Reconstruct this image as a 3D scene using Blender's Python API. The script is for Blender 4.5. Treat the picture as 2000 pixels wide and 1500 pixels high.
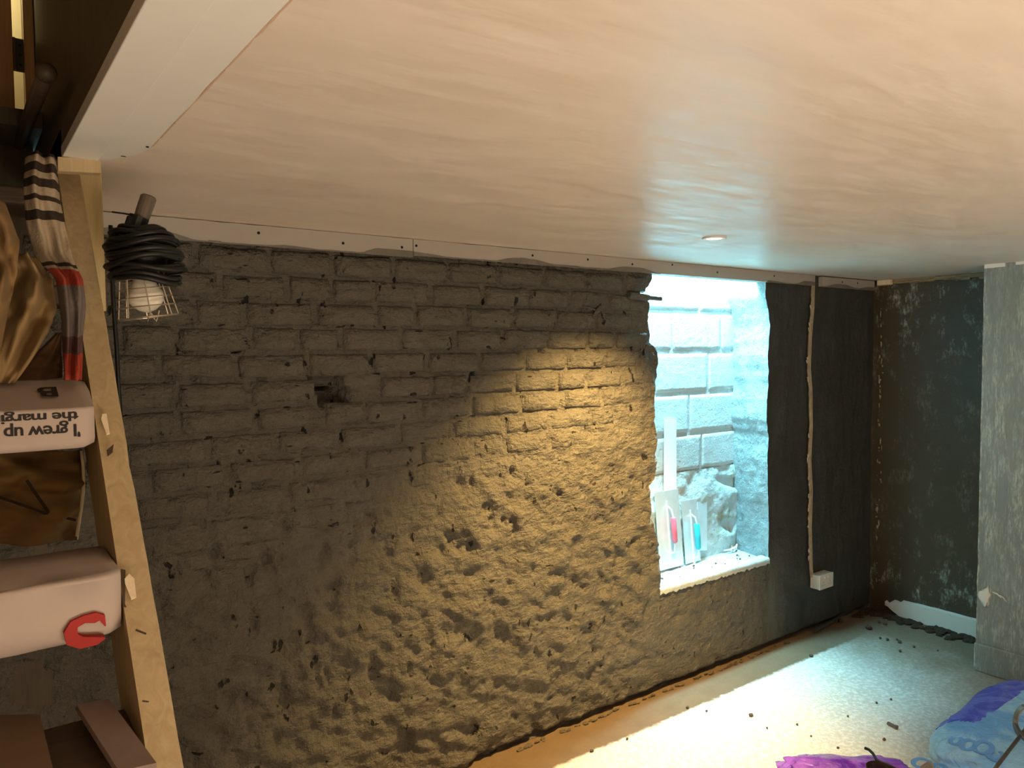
import bpy, bmesh, math, random
from mathutils import Vector, Matrix, noise
random.seed(7)
SC = bpy.context.scene
COL = SC.collection
for o in list(bpy.data.objects):
    bpy.data.objects.remove(o)

# ------------------------------------------------------------------ camera
FPX = 1473.6
CR = Vector((0.80633698, -0.59141448, -0.0070422))
CU = Vector((0.03401703, 0.03448557, 0.9988261))
CF = Vector((0.59047736, 0.80562998, -0.04792515))
EYE = Vector((0, 0, 1.8))
cam = bpy.data.cameras.new('camera')
cam.sensor_width = 36.0
cam.lens = FPX / 2000 * 36
cam.clip_start = 0.02
co = bpy.data.objects.new('camera', cam)
COL.objects.link(co)
M = Matrix.Identity(4)
for i in range(3):
    M[i][0] = CR[i]; M[i][1] = CU[i]; M[i][2] = -CF[i]; M[i][3] = EYE[i]
co.matrix_world = M
SC.camera = co

def at(px, py, ax, v):
    """where the sight line of a picture point meets the plane axis=v"""
    d = CR * ((px - 1000) / FPX) - CU * ((py - 750) / FPX) + CF
    return EYE + d * ((v - EYE[ax]) / d[ax])

# ------------------------------------------------------------------ world, lamps, exposure
W = bpy.data.worlds.new('world'); SC.world = W; W.use_nodes = True
W.node_tree.nodes['Background'].inputs[0].default_value = (0.50, 0.92, 1.0, 1)
W.node_tree.nodes['Background'].inputs[1].default_value = 3.0
SC.view_settings.view_transform = 'Standard'
SC.view_settings.look = 'None'
SC.view_settings.gamma = 1
SC.view_settings.use_curve_mapping = False
SC.view_settings.exposure = 0.0

def lamp(name, kind, loc, energy, color, rot=(0, 0, 0), **kw):
    l = bpy.data.lights.new(name, kind); l.energy = energy; l.color = color
    for k, v in kw.items(): setattr(l, k, v)
    o = bpy.data.objects.new(name, l); COL.objects.link(o)
    o.location = loc; o.rotation_euler = rot
    return o
DAY = (0.30, 0.82, 1.0)
lamp('daylight', 'AREA', (3.36, 2.80, 2.62), 320, DAY, (math.radians(-40), 0, 0), shape='RECTANGLE', size=1.0, size_y=0.30)
WARM = (1.0, 0.70, 0.40)
# added area lamp, unseen behind the camera, upward fill for the ceiling
lamp('ceiling_fill', 'AREA', (0.9, -1.5, 0.25), 118, (1.0, 0.82, 0.61), (math.radians(180 - 8), 0, 0), shape='RECTANGLE', size=2.0, size_y=1.6)
lamp('stair_fill', 'POINT', (0.12, 0.25, 2.05), 3.0, (1.0, 0.74, 0.42), shadow_soft_size=0.06)  # added point lamp near the camera, fill for treads and string
lamp('upstairs_light', 'POINT', (0.0, 2.86, 3.0), 4, (1.0, 0.85, 0.5), shadow_soft_size=0.05)

# ------------------------------------------------------------------ helpers
def link(o, parent=None):
    COL.objects.link(o)
    if parent is not None:
        o.parent = parent
        o.matrix_parent_inverse = Matrix.Identity(4)
    return o
def tag(o, label=None, cat=None, group=None, kind=None):
    if label: o['label'] = label
    if cat: o['category'] = cat
    if group: o['group'] = group
    if kind: o['kind'] = kind
    return o
def empty(name, loc, label, cat, group=None):
    o = bpy.data.objects.new(name, None); COL.objects.link(o)
    o.empty_display_size = 0.05
    o.location = loc
    return tag(o, label, cat, group)
def org(parent):
    v = Vector((0, 0, 0))
    while parent is not None:
        v += Vector(parent.location); parent = parent.parent
    return v
def build(name, verts, faces, mat, parent=None, smooth=False, loc=None):
    """world-space verts; origin moved to loc (or kept relative to the parent)"""
    base = org(parent)
    L = Vector(loc) if loc is not None else base
    me = bpy.data.meshes.new(name)
    me.from_pydata([tuple(Vector(v) - L) for v in verts], [], faces)
    me.validate()
    bm = bmesh.new(); bm.from_mesh(me); bmesh.ops.recalc_face_normals(bm, faces=bm.faces); bm.to_mesh(me); bm.free()
    mats = mat if isinstance(mat, (list, tuple)) else [mat]
    for m in mats: me.materials.append(m)
    if smooth: me.polygons.foreach_set('use_smooth', [True] * len(me.polygons))
    o = bpy.data.objects.new(name, me)
    o.location = L - base
    return link(o, parent)
class G:
    def __init__(s): s.v = []; s.f = []
    def add(s, v, f):
        n = len(s.v); s.v += [Vector(q) for q in v]; s.f += [tuple(i + n for i in q) for q in f]; return s
    def box(s, a, b, bev=0.0):
        x0, y0, z0 = a; x1, y1, z1 = b
        if bev <= 0:
            v = [(x, y, z) for x in (x0, x1) for y in (y0, y1) for z in (z0, z1)]
            return s.add(v, [(0, 1, 3, 2), (4, 6, 7, 5), (0, 4, 5, 1), (2, 3, 7, 6), (0, 2, 6, 4), (1, 5, 7, 3)])
        bm = bmesh.new(); bmesh.ops.create_cube(bm, size=1)
        for v in bm.verts:
            v.co = Vector(((x0 + x1) / 2 + v.co.x * (x1 - x0), (y0 + y1) / 2 + v.co.y * (y1 - y0), (z0 + z1) / 2 + v.co.z * (z1 - z0)))
        bmesh.ops.bevel(bm, geom=bm.edges[:], offset=bev, segments=2, affect='EDGES', profile=0.5)
        bm.verts.index_update()
        s.add([v.co.copy() for v in bm.verts], [tuple(v.index for v in f.verts) for f in bm.faces]); bm.free(); return s
    def tube(s, pts, r, n=8, cap=True):
        pts = [Vector(p) for p in pts]; rs = r if isinstance(r, (list, tuple)) else [r] * len(pts)
        base = len(s.v); up = None
        for i, p in enumerate(pts):
            t = (pts[min(i + 1, len(pts) - 1)] - pts[max(i - 1, 0)])
            t = t.normalized() if t.length > 1e-9 else Vector((0, 0, 1))
            if up is None: up = t.orthogonal().normalized()
            up = (up - t * up.dot(t)); up = up.normalized() if up.length > 1e-6 else t.orthogonal().normalized()
            w = t.cross(up)
            for k in range(n):
                a = 2 * math.pi * k / n
                s.v.append(p + (up * math.cos(a) + w * math.sin(a)) * rs[i])
        for i in range(len(pts) - 1):
            for k in range(n):
                a = base + i * n + k; b = base + i * n + (k + 1) % n
                s.f.append((a, b, b + n, a + n))
        if cap:
            s.f.append(tuple(base + k for k in range(n))[::-1]); e = base + (len(pts) - 1) * n
            s.f.append(tuple(e + k for k in range(n)))
        return s
    def grid(s, fn, nu, nv):
        b = len(s.v)
        for j in range(nv + 1):
            for i in range(nu + 1): s.v.append(Vector(fn(i / nu, j / nv)))
        for j in range(nv):
            for i in range(nu):
                a = b + j * (nu + 1) + i
                s.f.append((a, a + 1, a + nu + 2, a + nu + 1))
        return s
    def prism(s, poly, off):
        off = Vector(off); n = len(poly); b = len(s.v)
        s.v += [Vector(p) for p in poly] + [Vector(p) + off for p in poly]
        s.f.append(tuple(range(b, b + n))); s.f.append(tuple(range(b + 2 * n - 1, b + n - 1, -1)))
        for i in range(n):
            j = (i + 1) % n; s.f.append((b + i, b + j, b + n + j, b + n + i))
        return s
    def out(s, name, mat, parent=None, smooth=False, loc=None): return build(name, s.v, s.f, mat, parent, smooth, loc)

def lumpy(c, r, k=0.25, seed=0, sub=1):
    bm = bmesh.new(); bmesh.ops.create_icosphere(bm, subdivisions=sub, radius=1)
    vs = []
    for v in bm.verts:
        d = 1 + k * noise.noise(v.co * 1.7 + Vector((seed * 3.1, seed * 1.7, 5)))
        vs.append(Vector(c) + Vector((v.co.x * r[0], v.co.y * r[1], v.co.z * r[2])) * d)
    bm.verts.index_update()
    fs = [tuple(v.index for v in f.verts) for f in bm.faces]; bm.free()
    return vs, fs
def sm(a, b, x):
    t = max(0.0, min(1.0, (x - a) / (b - a))); return t * t * (3 - 2 * t)
def interp(tab, x):
    if x <= tab[0][0]: return tab[0][1]
    for (a, p), (b, q) in zip(tab, tab[1:]):
        if x <= b: return p + (q - p) * (x - a) / (b - a)
    return tab[-1][1]

# ------------------------------------------------------------------ materials
class Mat:
    def __init__(s, name, rough=0.7, metal=0.0, spec=0.4):
        s.m = bpy.data.materials.new(name); s.m.use_nodes = True
        s.t = s.m.node_tree; s.n = s.t.nodes; s.b = s.n['Principled BSDF']
        s.b.inputs['Roughness'].default_value = rough; s.b.inputs['Metallic'].default_value = metal
        s.b.inputs['Specular IOR Level'].default_value = spec
        tc = s.n.new('ShaderNodeTexCoord'); s.co = tc.outputs['Object']
        ge = s.n.new('ShaderNodeNewGeometry'); s.pos = ge.outputs['Position']
    def l(s, a, b): s.t.links.new(a, b)
    def map(s, scale, src=None, rot=(0, 0, 0)):
        m = s.n.new('ShaderNodeMapping'); m.inputs['Scale'].default_value = scale; m.inputs['Rotation'].default_value = rot
        s.l(src or s.pos, m.inputs['Vector']); return m.outputs[0]
    def noise(s, scale, detail=4, rough=0.55, vec=None, dist=0.0):
        n = s.n.new('ShaderNodeTexNoise'); n.inputs['Scale'].default_value = scale; n.inputs['Detail'].default_value = detail
        n.inputs['Roughness'].default_value = rough; n.inputs['Distortion'].default_value = dist
        s.l(vec or s.pos, n.inputs['Vector']); return n.outputs['Fac']
    def voro(s, scale, vec=None, feat='F1'):
        n = s.n.new('ShaderNodeTexVoronoi'); n.feature = feat; n.inputs['Scale'].default_value = scale
        s.l(vec or s.pos, n.inputs['Vector']); return n.outputs['Distance']
    def ramp(s, fac, stops):
        r = s.n.new('ShaderNodeValToRGB'); e = r.color_ramp.elements
        while len(e) < len(stops): e.new(0.5)
        for i, (p, c) in enumerate(stops):
            e[i].position = p; e[i].color = (c, c, c, 1) if isinstance(c, (int, float)) else (*c, 1)
        s.l(fac, r.inputs[0]); return r.outputs[0]
    def mix(s, fac, a, b, mode='MIX'):
        m = s.n.new('ShaderNodeMix'); m.data_type = 'RGBA'; m.blend_type = mode
        for v, k in ((fac, 0), (a, 6), (b, 7)):
            if isinstance(v, (int, float)): m.inputs[k].default_value = v
            elif isinstance(v, tuple): m.inputs[k].default_value = (*v, 1)
            else: s.l(v, m.inputs[k])
        return m.outputs[2]
    def math(s, op, a, b=0.0, c=0.0):
        m = s.n.new('ShaderNodeMath'); m.operation = op
        for i, v in enumerate((a, b, c)):
            if isinstance(v, (int, float)): m.inputs[i].default_value = v
            else: s.l(v, m.inputs[i])
        return m.outputs[0]
    def axis(s, k, src=None):
        x = s.n.new('ShaderNodeSeparateXYZ'); s.l(src or s.pos, x.inputs[0]); return x.outputs[k]
    def color(s, c):
        if isinstance(c, tuple): s.b.inputs['Base Color'].default_value = (*c, 1)
        else: s.l(c, s.b.inputs['Base Color'])
        return s
    def rough(s, v): s.l(v, s.b.inputs['Roughness']); return s
    def bump(s, h, dist=0.01, strength=1.0):
        b = s.n.new('ShaderNodeBump'); b.inputs['Distance'].default_value = dist; b.inputs['Strength'].default_value = strength
        s.l(h, b.inputs['Height'])
        s.l(b.outputs[0], s.b.inputs['Normal']); return s

def simple(name, c, rough=0.7, metal=0.0, var=0.12, scale=30, bump=0.0015, stretch=(1, 1, 1)):
    m = Mat(name, rough, metal)
    v = m.map(stretch)
    f = m.noise(scale, 4, 0.6, v)
    m.color(m.mix(f, tuple(x * (1 - var) for x in c), tuple(min(1, x * (1 + var)) for x in c)))
    if bump: m.bump(f, bump)
    return m.m

def mk_paint():
    m = Mat('grey_masonry_paint', 0.5, 0, 0.45)
    big = m.noise(3.5, 5, 0.6)
    fine = m.noise(60, 5, 0.65)
    c = m.mix(big, (0.082, 0.073, 0.058), (0.150, 0.136, 0.110))
    c = m.mix(m.ramp(fine, [(0.35, 0.0), (0.75, 0.5)]), c, (0.17, 0.155, 0.125))
    # near-black pits, also sunk in the bump
    pv = m.map((1.0, 1.0, 0.55))
    pit = m.ramp(m.noise(21, 3, 0.5, pv), [(0.30, 0.0), (0.33, 1.0)])
    slit = m.ramp(m.noise(30, 2, 0.5, m.map((0.45, 1, 1.3), rot=(0, 0.35, 0))), [(0.25, 0.0), (0.285, 1.0)])
    pits = m.math('MULTIPLY', pit, slit)
    c = m.mix(pits, (0.012, 0.010, 0.008), c)
    m.color(c)
    h = m.math('ADD', m.math('MULTIPLY', m.noise(16, 6, 0.62, dist=0.25), 1.0), m.math('MULTIPLY', fine, 0.32))
    str_ = m.noise(24, 4, 0.6, m.map((0.5, 1, 1.6), rot=(0, 0.5, 0)))
    h = m.math('ADD', h, m.math('MULTIPLY', str_, 0.55))
    h = m.math('ADD', h, m.math('MULTIPLY', pits, 0.35))
    m.bump(h, 0.038)
    return m.m
def mk_paint_right():
    m = Mat('dark_grey_paint', 0.45, 0, 0.4)
    st = m.noise(6, 5, 0.6, m.map((1.3, 1.3, 0.7)))
    c = m.mix(st, (0.036, 0.036, 0.033), (0.075, 0.074, 0.068))
    ed = m.ramp(m.noise(34, 4, 0.6, m.map((1, 1, 0.7))), [(0.66, 0.0), (0.78, 0.5)])
    c = m.mix(ed, c, (0.16, 0.15, 0.13))
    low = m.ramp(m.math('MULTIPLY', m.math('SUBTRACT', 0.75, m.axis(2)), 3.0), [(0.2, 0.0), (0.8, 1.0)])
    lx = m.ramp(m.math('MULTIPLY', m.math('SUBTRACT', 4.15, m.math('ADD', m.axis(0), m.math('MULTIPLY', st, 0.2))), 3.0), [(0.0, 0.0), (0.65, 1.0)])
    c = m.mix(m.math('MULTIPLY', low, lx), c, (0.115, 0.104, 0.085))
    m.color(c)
    h = m.math('ADD', m.noise(12, 5, 0.55, m.map((1.1, 1.1, 0.8))), m.math('MULTIPLY', m.noise(70, 3, 0.6), 0.2))
    m.bump(h, 0.012)
    return m.m
def mk_ceiling():
    m = Mat('fresh_pink_plaster', 0.42, 0, 0.35)
    v = m.map((1.0, 2.6, 1.0), rot=(0, 0, 0.35))
    sw = m.noise(1.3, 6, 0.62, v, 1.2)
    fi = m.noise(7, 6, 0.6, m.map((0.7, 3.2, 1), rot=(0, 0, 0.5)), 0.6)
    c = m.mix(m.ramp(sw, [(0.3, 0.0), (0.7, 1.0)]), (0.66, 0.555, 0.475), (0.73, 0.635, 0.56))
    c = m.mix(m.ramp(fi, [(0.45, 0.0), (0.75, 0.45)]), c, (0.78, 0.70, 0.63))
    # rusty pink where the skim dries at the edge by the wall
    y = m.axis(1)
    e = m.ramp(m.math('ADD', y, m.math('MULTIPLY', fi, 0.12)), [(0.0, 0.0), (1.0, 1.0)])
    edge = m.math('SMOOTH_MIN', 1.0, m.math('MAXIMUM', 0.0, m.math('MULTIPLY', m.math('SUBTRACT', m.math('ADD', y, m.math('MULTIPLY', fi, 0.10)), 2.64), 9.0)), 0.1)
    c = m.mix(m.math('MULTIPLY', edge, 0.55), c, (0.66, 0.42, 0.27))
    m.color(c)
    m.rough(m.ramp(fi, [(0.3, 0.30), (0.7, 0.52)]))
    h = m.math('ADD', m.noise(1.6, 4, 0.5, m.map((1, 1.8, 1), rot=(0, 0, 0.4)), 0.6), m.math('MULTIPLY', m.noise(16, 5, 0.6, m.map((0.5, 2.6, 1), rot=(0, 0, 0.45)), 0.5), 0.10))
    m.bump(h, 0.007)
    return m.m
def mk_floor():
    m = Mat('concrete_floor', 0.7, 0, 0.3)
    n1 = m.noise(4, 6, 0.65); n2 = m.noise(45, 5, 0.7)
    c = m.mix(n1, (0.46, 0.43, 0.37), (0.66, 0.63, 0.56))
    c = m.mix(m.ramp(n2, [(0.45, 0.0), (0.62, 0.75)]), c, (0.82, 0.81, 0.77))
    # smooth tan mortar band along the back wall, ragged edge, colour darkened for shade
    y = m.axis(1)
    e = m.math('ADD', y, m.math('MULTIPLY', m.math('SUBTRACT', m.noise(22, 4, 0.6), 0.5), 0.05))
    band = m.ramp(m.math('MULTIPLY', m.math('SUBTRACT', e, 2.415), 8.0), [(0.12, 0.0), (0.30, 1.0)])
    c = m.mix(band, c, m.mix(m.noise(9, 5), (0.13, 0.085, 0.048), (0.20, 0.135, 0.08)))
    # earth trodden into the alcove corner
    x = m.axis(0)
    d = m.math('ADD', m.math('MULTIPLY', m.math('SUBTRACT', x, 3.9), 1.15), m.math('MULTIPLY', m.math('SUBTRACT', n1, 0.5), 0.9))
    soil = m.ramp(d, [(-0.0, 0.0), (0.45, 0.65), (0.85, 1.0)])
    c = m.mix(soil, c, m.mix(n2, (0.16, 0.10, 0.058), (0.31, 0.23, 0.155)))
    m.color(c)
    h = m.math('ADD', m.math('MULTIPLY', n2, 0.5), m.noise(18, 5, 0.65))
    m.bump(h, 0.006)
    return m.m
def mk_white_masonry(name, moss=False):
    m = Mat(name, 0.6, 0, 0.35)
    n = m.noise(18, 6, 0.7); f = m.noise(70, 4, 0.7)
    c = m.mix(n, (0.46, 0.52, 0.52), (0.58, 0.63, 0.63))
    sp = m.ramp(m.noise(42, 3, 0.7), [(0.30, 0.0), (0.36, 1.0)])
    c = m.mix(sp, (0.25, 0.27, 0.26), c)
    if moss:
        c = m.mix(m.ramp(m.noise(9, 5, 0.7), [(0.54, 0.0), (0.68, 0.9)]), c, (0.30, 0.26, 0.15))
        c = m.mix(m.ramp(m.noise(13, 5, 0.7, m.map((1, 1, 1.3), rot=(1, 0, 0))), [(0.56, 0.0), (0.70, 0.8)]), c, (0.34, 0.45, 0.24))
    m.color(c); m.bump(m.math('ADD', m.math('MULTIPLY', f, 0.35), n), 0.018 if moss else 0.011)
    return m.m
def mk_reveal():
    m = Mat('grey_white_reveal_paint', 0.5, 0, 0.35)
    n = m.noise(9, 6, 0.7); f = m.noise(40, 5, 0.7, m.map((1, 1, .6)))
    c = m.mix(n, (0.20, 0.235, 0.235), (0.34, 0.38, 0.38))
    c = m.mix(m.ramp(f, [(0.30, 0.0), (0.38, 1.0)]), (0.10, 0.12, 0.12), c)
    m.color(c); m.bump(m.math('ADD', m.math('MULTIPLY', f, 0.5), n), 0.03)
    return m.m
def mk_alcove():
    m = Mat('scrubbed_dark_paint', 0.42, 0, 0.4)
    b = m.noise(2.5, 6, 0.6)
    c = m.mix(b, (0.058, 0.040, 0.023), (0.095, 0.072, 0.046))
    z = m.axis(2)
    hi = m.ramp(z, [(0.0, 0.0), (1.0, 1.0)])
    topw = m.ramp(m.math('MULTIPLY', m.math('SUBTRACT', z, 1.35), 1.2), [(0.25, 0.0), (0.95, 0.75)])
    botw = m.ramp(m.math('MULTIPLY', m.math('SUBTRACT', 0.62, z), 1.8), [(0.2, 0.0), (0.8, 0.75)])
    area = m.math('ADD', m.math('MAXIMUM', topw, botw), 0.22)
    scr = m.noise(5.0, 8, 0.78, m.map((1, 1.6, 1.0)))
    scr2 = m.noise(60, 3, 0.7, m.map((1, 1.0, 0.35)))
    s = m.math('MULTIPLY', m.ramp(scr, [(0.52, 0.0), (0.62, 1.0)]), m.ramp(scr2, [(0.40, 0.0), (0.62, 1.0)]))
    c = m.mix(m.math('MULTIPLY', s, area), c, (0.48, 0.47, 0.38))
    m.color(c); m.bump(m.noise(12, 6, 0.65), 0.008)
    return m.m
def mk_breast():
    m = Mat('scraped_grey_plaster', 0.55, 0, 0.35)
    b = m.noise(3, 6, 0.6)
    c = m.mix(b, (0.19, 0.20, 0.18), (0.34, 0.35, 0.315))
    st = m.noise(9, 8, 0.75, m.map((1, 3.2, 0.6)), 0.5)
    st2 = m.noise(70, 4, 0.75, m.map((1, 1.6, 0.30), rot=(0.15, 0, 0)))
    patch = m.ramp(m.noise(3.2, 4, 0.6, m.map((1, 1.5, 0.9)), 1.0), [(0.38, 0.35), (0.56, 1.0)])
    s = m.math('MULTIPLY', m.ramp(st, [(0.44, 0.0), (0.60, 1.0)]), m.ramp(st2, [(0.42, 0.0), (0.60, 0.9)]))
    s = m.math('MULTIPLY', s, patch)
    c = m.mix(s, c, (0.62, 0.62, 0.52))
    # worn white arris
    y = m.axis(1)
    e = m.math('MULTIPLY', m.math('SUBTRACT', m.math('ADD', y, m.math('MULTIPLY', st2, 0.06)), 1.822), 60.0)
    c = m.mix(m.math('MAXIMUM', 0.0, m.math('MINIMUM', 0.9, e)), c, (0.72, 0.74, 0.68))
    m.color(c); m.bump(m.math('ADD', st, m.math('MULTIPLY', st2, 0.3)), 0.008)
    return m.m
def mk_wood(name, a, b, rough=0.55, stretch=(14, 14, 1.2), bump=0.001):
    m = Mat(name, rough)
    v = m.map(stretch)
    n = m.noise(3, 5, 0.6, v, 1.2)
    g = m.noise(9, 4, 0.6, m.map((1, 1, 1)))
    c = m.mix(m.ramp(n, [(0.3, 0.0), (0.7, 1.0)]), a, b)
    c = m.mix(m.ramp(g, [(0.60, 0.0), (0.85, 0.5)]), c, tuple(x * 0.45 for x in a))
    m.color(c); m.bump(n, bump)
    return m.m
def mk_film(name, a, b, rough=0.18, sc=6):
    m = Mat(name, rough, 0, 0.6)
    n = m.noise(sc, 4, 0.55, None, 1.5)
    m.color(m.mix(m.ramp(n, [(0.42, 0.0), (0.56, 1.0)]), a, b))
    m.bump(m.noise(14, 5, 0.6, None, 1.8), 0.012)
    return m.m
def mk_stripe():
    m = Mat('striped_cloth', 0.9, 0, 0.1)
    z = m.axis(2)
    z = m.math('ADD', z, m.math('MULTIPLY', m.noise(5, 2), 0.03))
    cream = (0.40, 0.31, 0.21); dark = (0.035, 0.025, 0.02); grey = (0.16, 0.13, 0.12); red = (0.36, 0.05, 0.03)
    r = m.n.new('ShaderNodeValToRGB'); r.color_ramp.interpolation = 'CONSTANT'
    st = [(0.0, red), (0.09, (0.10, 0.05, 0.05)), (0.16, grey), (0.375, red), (0.445, cream), (0.455, dark), (0.47, cream), (0.66, dark), (0.70, cream), (0.745, dark), (0.765, cream), (0.80, dark), (0.835, cream), (0.86, dark), (0.90, cream), (0.93, dark)]
    e = r.color_ramp.elements
    while len(e) < len(st): e.new(0.5)
    for i, (p, c) in enumerate(st): e[i].position = p; e[i].color = (*c, 1)
    m.l(m.math('MULTIPLY', m.math('SUBTRACT', z, 1.77), 2.3), r.inputs[0])
    c = m.mix(m.math('MULTIPLY', m.noise(8, 4), 0.35), r.outputs[0], (0.06, 0.04, 0.025))
    m.color(c); m.bump(m.noise(160, 2), 0.0015)
    return m.m

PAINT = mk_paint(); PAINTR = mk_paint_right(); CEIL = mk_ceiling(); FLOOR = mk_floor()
WMAS = mk_white_masonry('white_masonry_paint'); MOSS = mk_white_masonry('mossy_rubble', True)
ALC = mk_alcove(); REV = mk_reveal(); BREAST = mk_breast()
TIMBER = mk_wood('pale_painted_timber', (0.40, 0.29, 0.15), (0.52, 0.39, 0.22))
RAW = mk_wood('raw_split_wood', (0.75, 0.58, 0.38), (0.9, 0.75, 0.55))
OAKY = mk_wood('orange_pine', (0.42, 0.22, 0.08), (0.55, 0.32, 0.13))
DARKW = mk_wood('dark_brown_timber', (0.050, 0.034, 0.018), (0.085, 0.062, 0.036))
DARKT = mk_wood('dark_tread_timber', (0.05, 0.030, 0.018), (0.09, 0.055, 0.032), stretch=(1.2, 14, 14))
WHITE = simple('white_gloss_board', (0.76, 0.74, 0.71), 0.4, var=0.05, scale=8, bump=0.001)
DRYWALL = simple('bare_plasterboard', (0.40, 0.365, 0.33), 0.75, var=0.06, scale=12, bump=0.0008)
SMEAR = simple('grey_paint_smear', (0.17, 0.155, 0.125), 0.5, var=0.3, scale=20)
PAPER = simple('newsprint', (0.44, 0.35, 0.30), 0.85, var=0.10, scale=7, bump=0.003)
INK = simple('black_ink', (0.02, 0.016, 0.014), 0.8, bump=0)
RED = simple('red_ink', (0.35, 0.015, 0.01), 0.7, bump=0)
BLACK = simple('black_rubber', (0.0045, 0.004, 0.0035), 0.5, bump=0.0005)
WIRE = simple('zinc_wire', (0.42, 0.36, 0.28), 0.35, 0.8, bump=0)
SCREW = simple('black_drywall_screw', (0.015, 0.013, 0.012), 0.4, 0.4, bump=0)
BULB = simple('opal_bulb_glass', (0.72, 0.66, 0.55), 0.22, var=0.02, bump=0)
HANDLE = simple('grimy_handle_plastic', (0.11, 0.085, 0.06), 0.4, var=0.3)
PLASTIC = simple('white_plastic', (0.78, 0.70, 0.60), 0.35, var=0.02, bump=0)
SLOT = simple('grey_slot', (0.25, 0.23, 0.21), 0.5, bump=0)
STEEL = simple('trowel_steel', (0.75, 0.80, 0.82), 0.32, 0.5, var=0.15, scale=14)
PINK = simple('pink_grip', (0.50, 0.13, 0.22), 0.5, var=0.25)
CYAN = simple('turquoise_grip', (0.02, 0.45, 0.60), 0.45, var=0.2)
BATTEN = simple('white_batten', (0.85, 0.87, 0.86), 0.5, var=0.03, bump=0.0005)
BROWNC = simple('brown_canvas', (0.20, 0.115, 0.045), 0.9, var=0.35, scale=9, bump=0.004)
LITRIM = simple('pale_lit_rim', (0.75, 0.62, 0.45), 0.6, bump=0.001)
STRIPE = mk_stripe()
SKIRT = simple('white_skirting', (0.80, 0.73, 0.64), 0.4, var=0.06, scale=10)
SOIL = simple('dark_soil', (0.055, 0.032, 0.018), 0.95, var=0.5, scale=50, bump=0.01)
STONE = simple('rubble_crumb', (0.10, 0.065, 0.045), 0.9, var=0.4, scale=60)
PURPLE = mk_film('purple_film', (0.13, 0.02, 0.45), (0.33, 0.10, 0.68))
BLUEF = mk_film('pale_blue_film', (0.22, 0.47, 0.85), (0.40, 0.68, 0.90), 0.25, 3)
VIOLET = mk_film('violet_blue_film', (0.10, 0.10, 0.60), (0.17, 0.20, 0.75), 0.2)
PRINT = simple('blue_print', (0.16, 0.36, 0.72), 0.4, bump=0)
IRON = simple('worn_iron', (0.20, 0.16, 0.13), 0.4, 0.7, var=0.4)
CHASE = simple('chipped_plaster_chase', (0.40, 0.30, 0.20), 0.8, var=0.7, scale=25, bump=0.01)
OLDW = simple('old_room_wall', (0.33, 0.26, 0.19), 0.85, var=0.2, scale=5)
LANDW = simple('upstairs_cream_wall', (0.72, 0.66, 0.42), 0.8, var=0.05, bump=0)
TAPE = simple('brown_tape_tan', (0.30, 0.20, 0.13), 0.5)

# ------------------------------------------------------------------ room numbers (metres)
ZC = 2.231; YB = 2.669; XR = 4.98; XC = 4.488; YC = 1.797; XL = -0.80; YF = -3.0
def s_(o): o['kind'] = 'structure'; return o
N = lambda x, y, z: noise.noise(Vector((x, y, z)))
def fr(x, y, z, oc=4): return noise.fractal(Vector((x, y, z)), 0.9, 2.1, oc)

# left edge of the window hole (ragged), as X over z
WL = []
for px, py in [(1288, 1160), (1290, 1147), (1286, 1100), (1283, 1062), (1268, 1015), (1268, 965), (1272, 950), (1284, 930), (1283, 890), (1287, 850), (1281, 835), (1281, 800), (1283, 745), (1287, 735), (1287, 690), (1282, 676), (1272, 672), (1270, 640), (1268, 610), (1272, 592), (1262, 582), (1252, 570), (1268, 560), (1277, 545), (1278, 535)]:
    p = at(px, py, 1, YB); WL.append((p.z, p.x))
WL.sort()
WR = []
for px, py in [(1500, 1093), (1502, 1000), (1500, 900), (1503, 850), (1497, 820), (1502, 760), (1500, 700), (1503, 640), (1498, 605), (1492, 580), (1494, 556)]:
    p = at(px, py, 1, YB); WR.append((p.z, p.x))
WR.sort()
ZS = 0.545; ZT = 2.165
def xl(z): return interp(WL, z) + 0.006 * N(0, 3, z * 30)
def xr(z): return interp(WR, z) + 0.006 * N(5, 3, z * 22)

HOLES = [(1.04, 1.175, 1.63, 1.725), (1.075, 1.20, 1.58, 1.65), (0.60, 0.64, 1.80, 1.86), (0.765, 0.80, 1.79, 1.86)]
SLITS = []
rs = random.Random(3)
for i in range(120):
    x = rs.uniform(0.5, 2.75); z = rs.uniform(0.25, 1.95)
    SLITS.append((x, z, rs.uniform(0.006, 0.013), rs.uniform(0.014, 0.04), rs.uniform(0.008, 0.03)))
for px, py, w, l, d in [(1160, 742, .045, .009, .03), (1063, 690, .012, .04, .03), (1014, 690, .014, .045, .04), (1130, 660, .02, .02, .035), (1131, 690, .007, .028, .03), (1065, 602, .008, .02, .02), (888, 745, .012, .022, .03), (890, 780, .012, .03, .03), (520, 1095, .02, .045, .04), (487, 1135, .01, .035, .03), (600, 1220, .03, .06, .03), (560, 1385, .03, .05, .035), (1080, 1365, .045, .02, .03), (1105, 910, .008, .025, .02), (725, 1010, .03, .05, .03), (1240, 1060, .03, .02, .03), (1175, 1300, .012, .012, .03), (1180, 1420, .018, .018, .03)]:
    p = at(px, py, 1, YB); SLITS.append((p.x, p.z, w, l, d))
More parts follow.
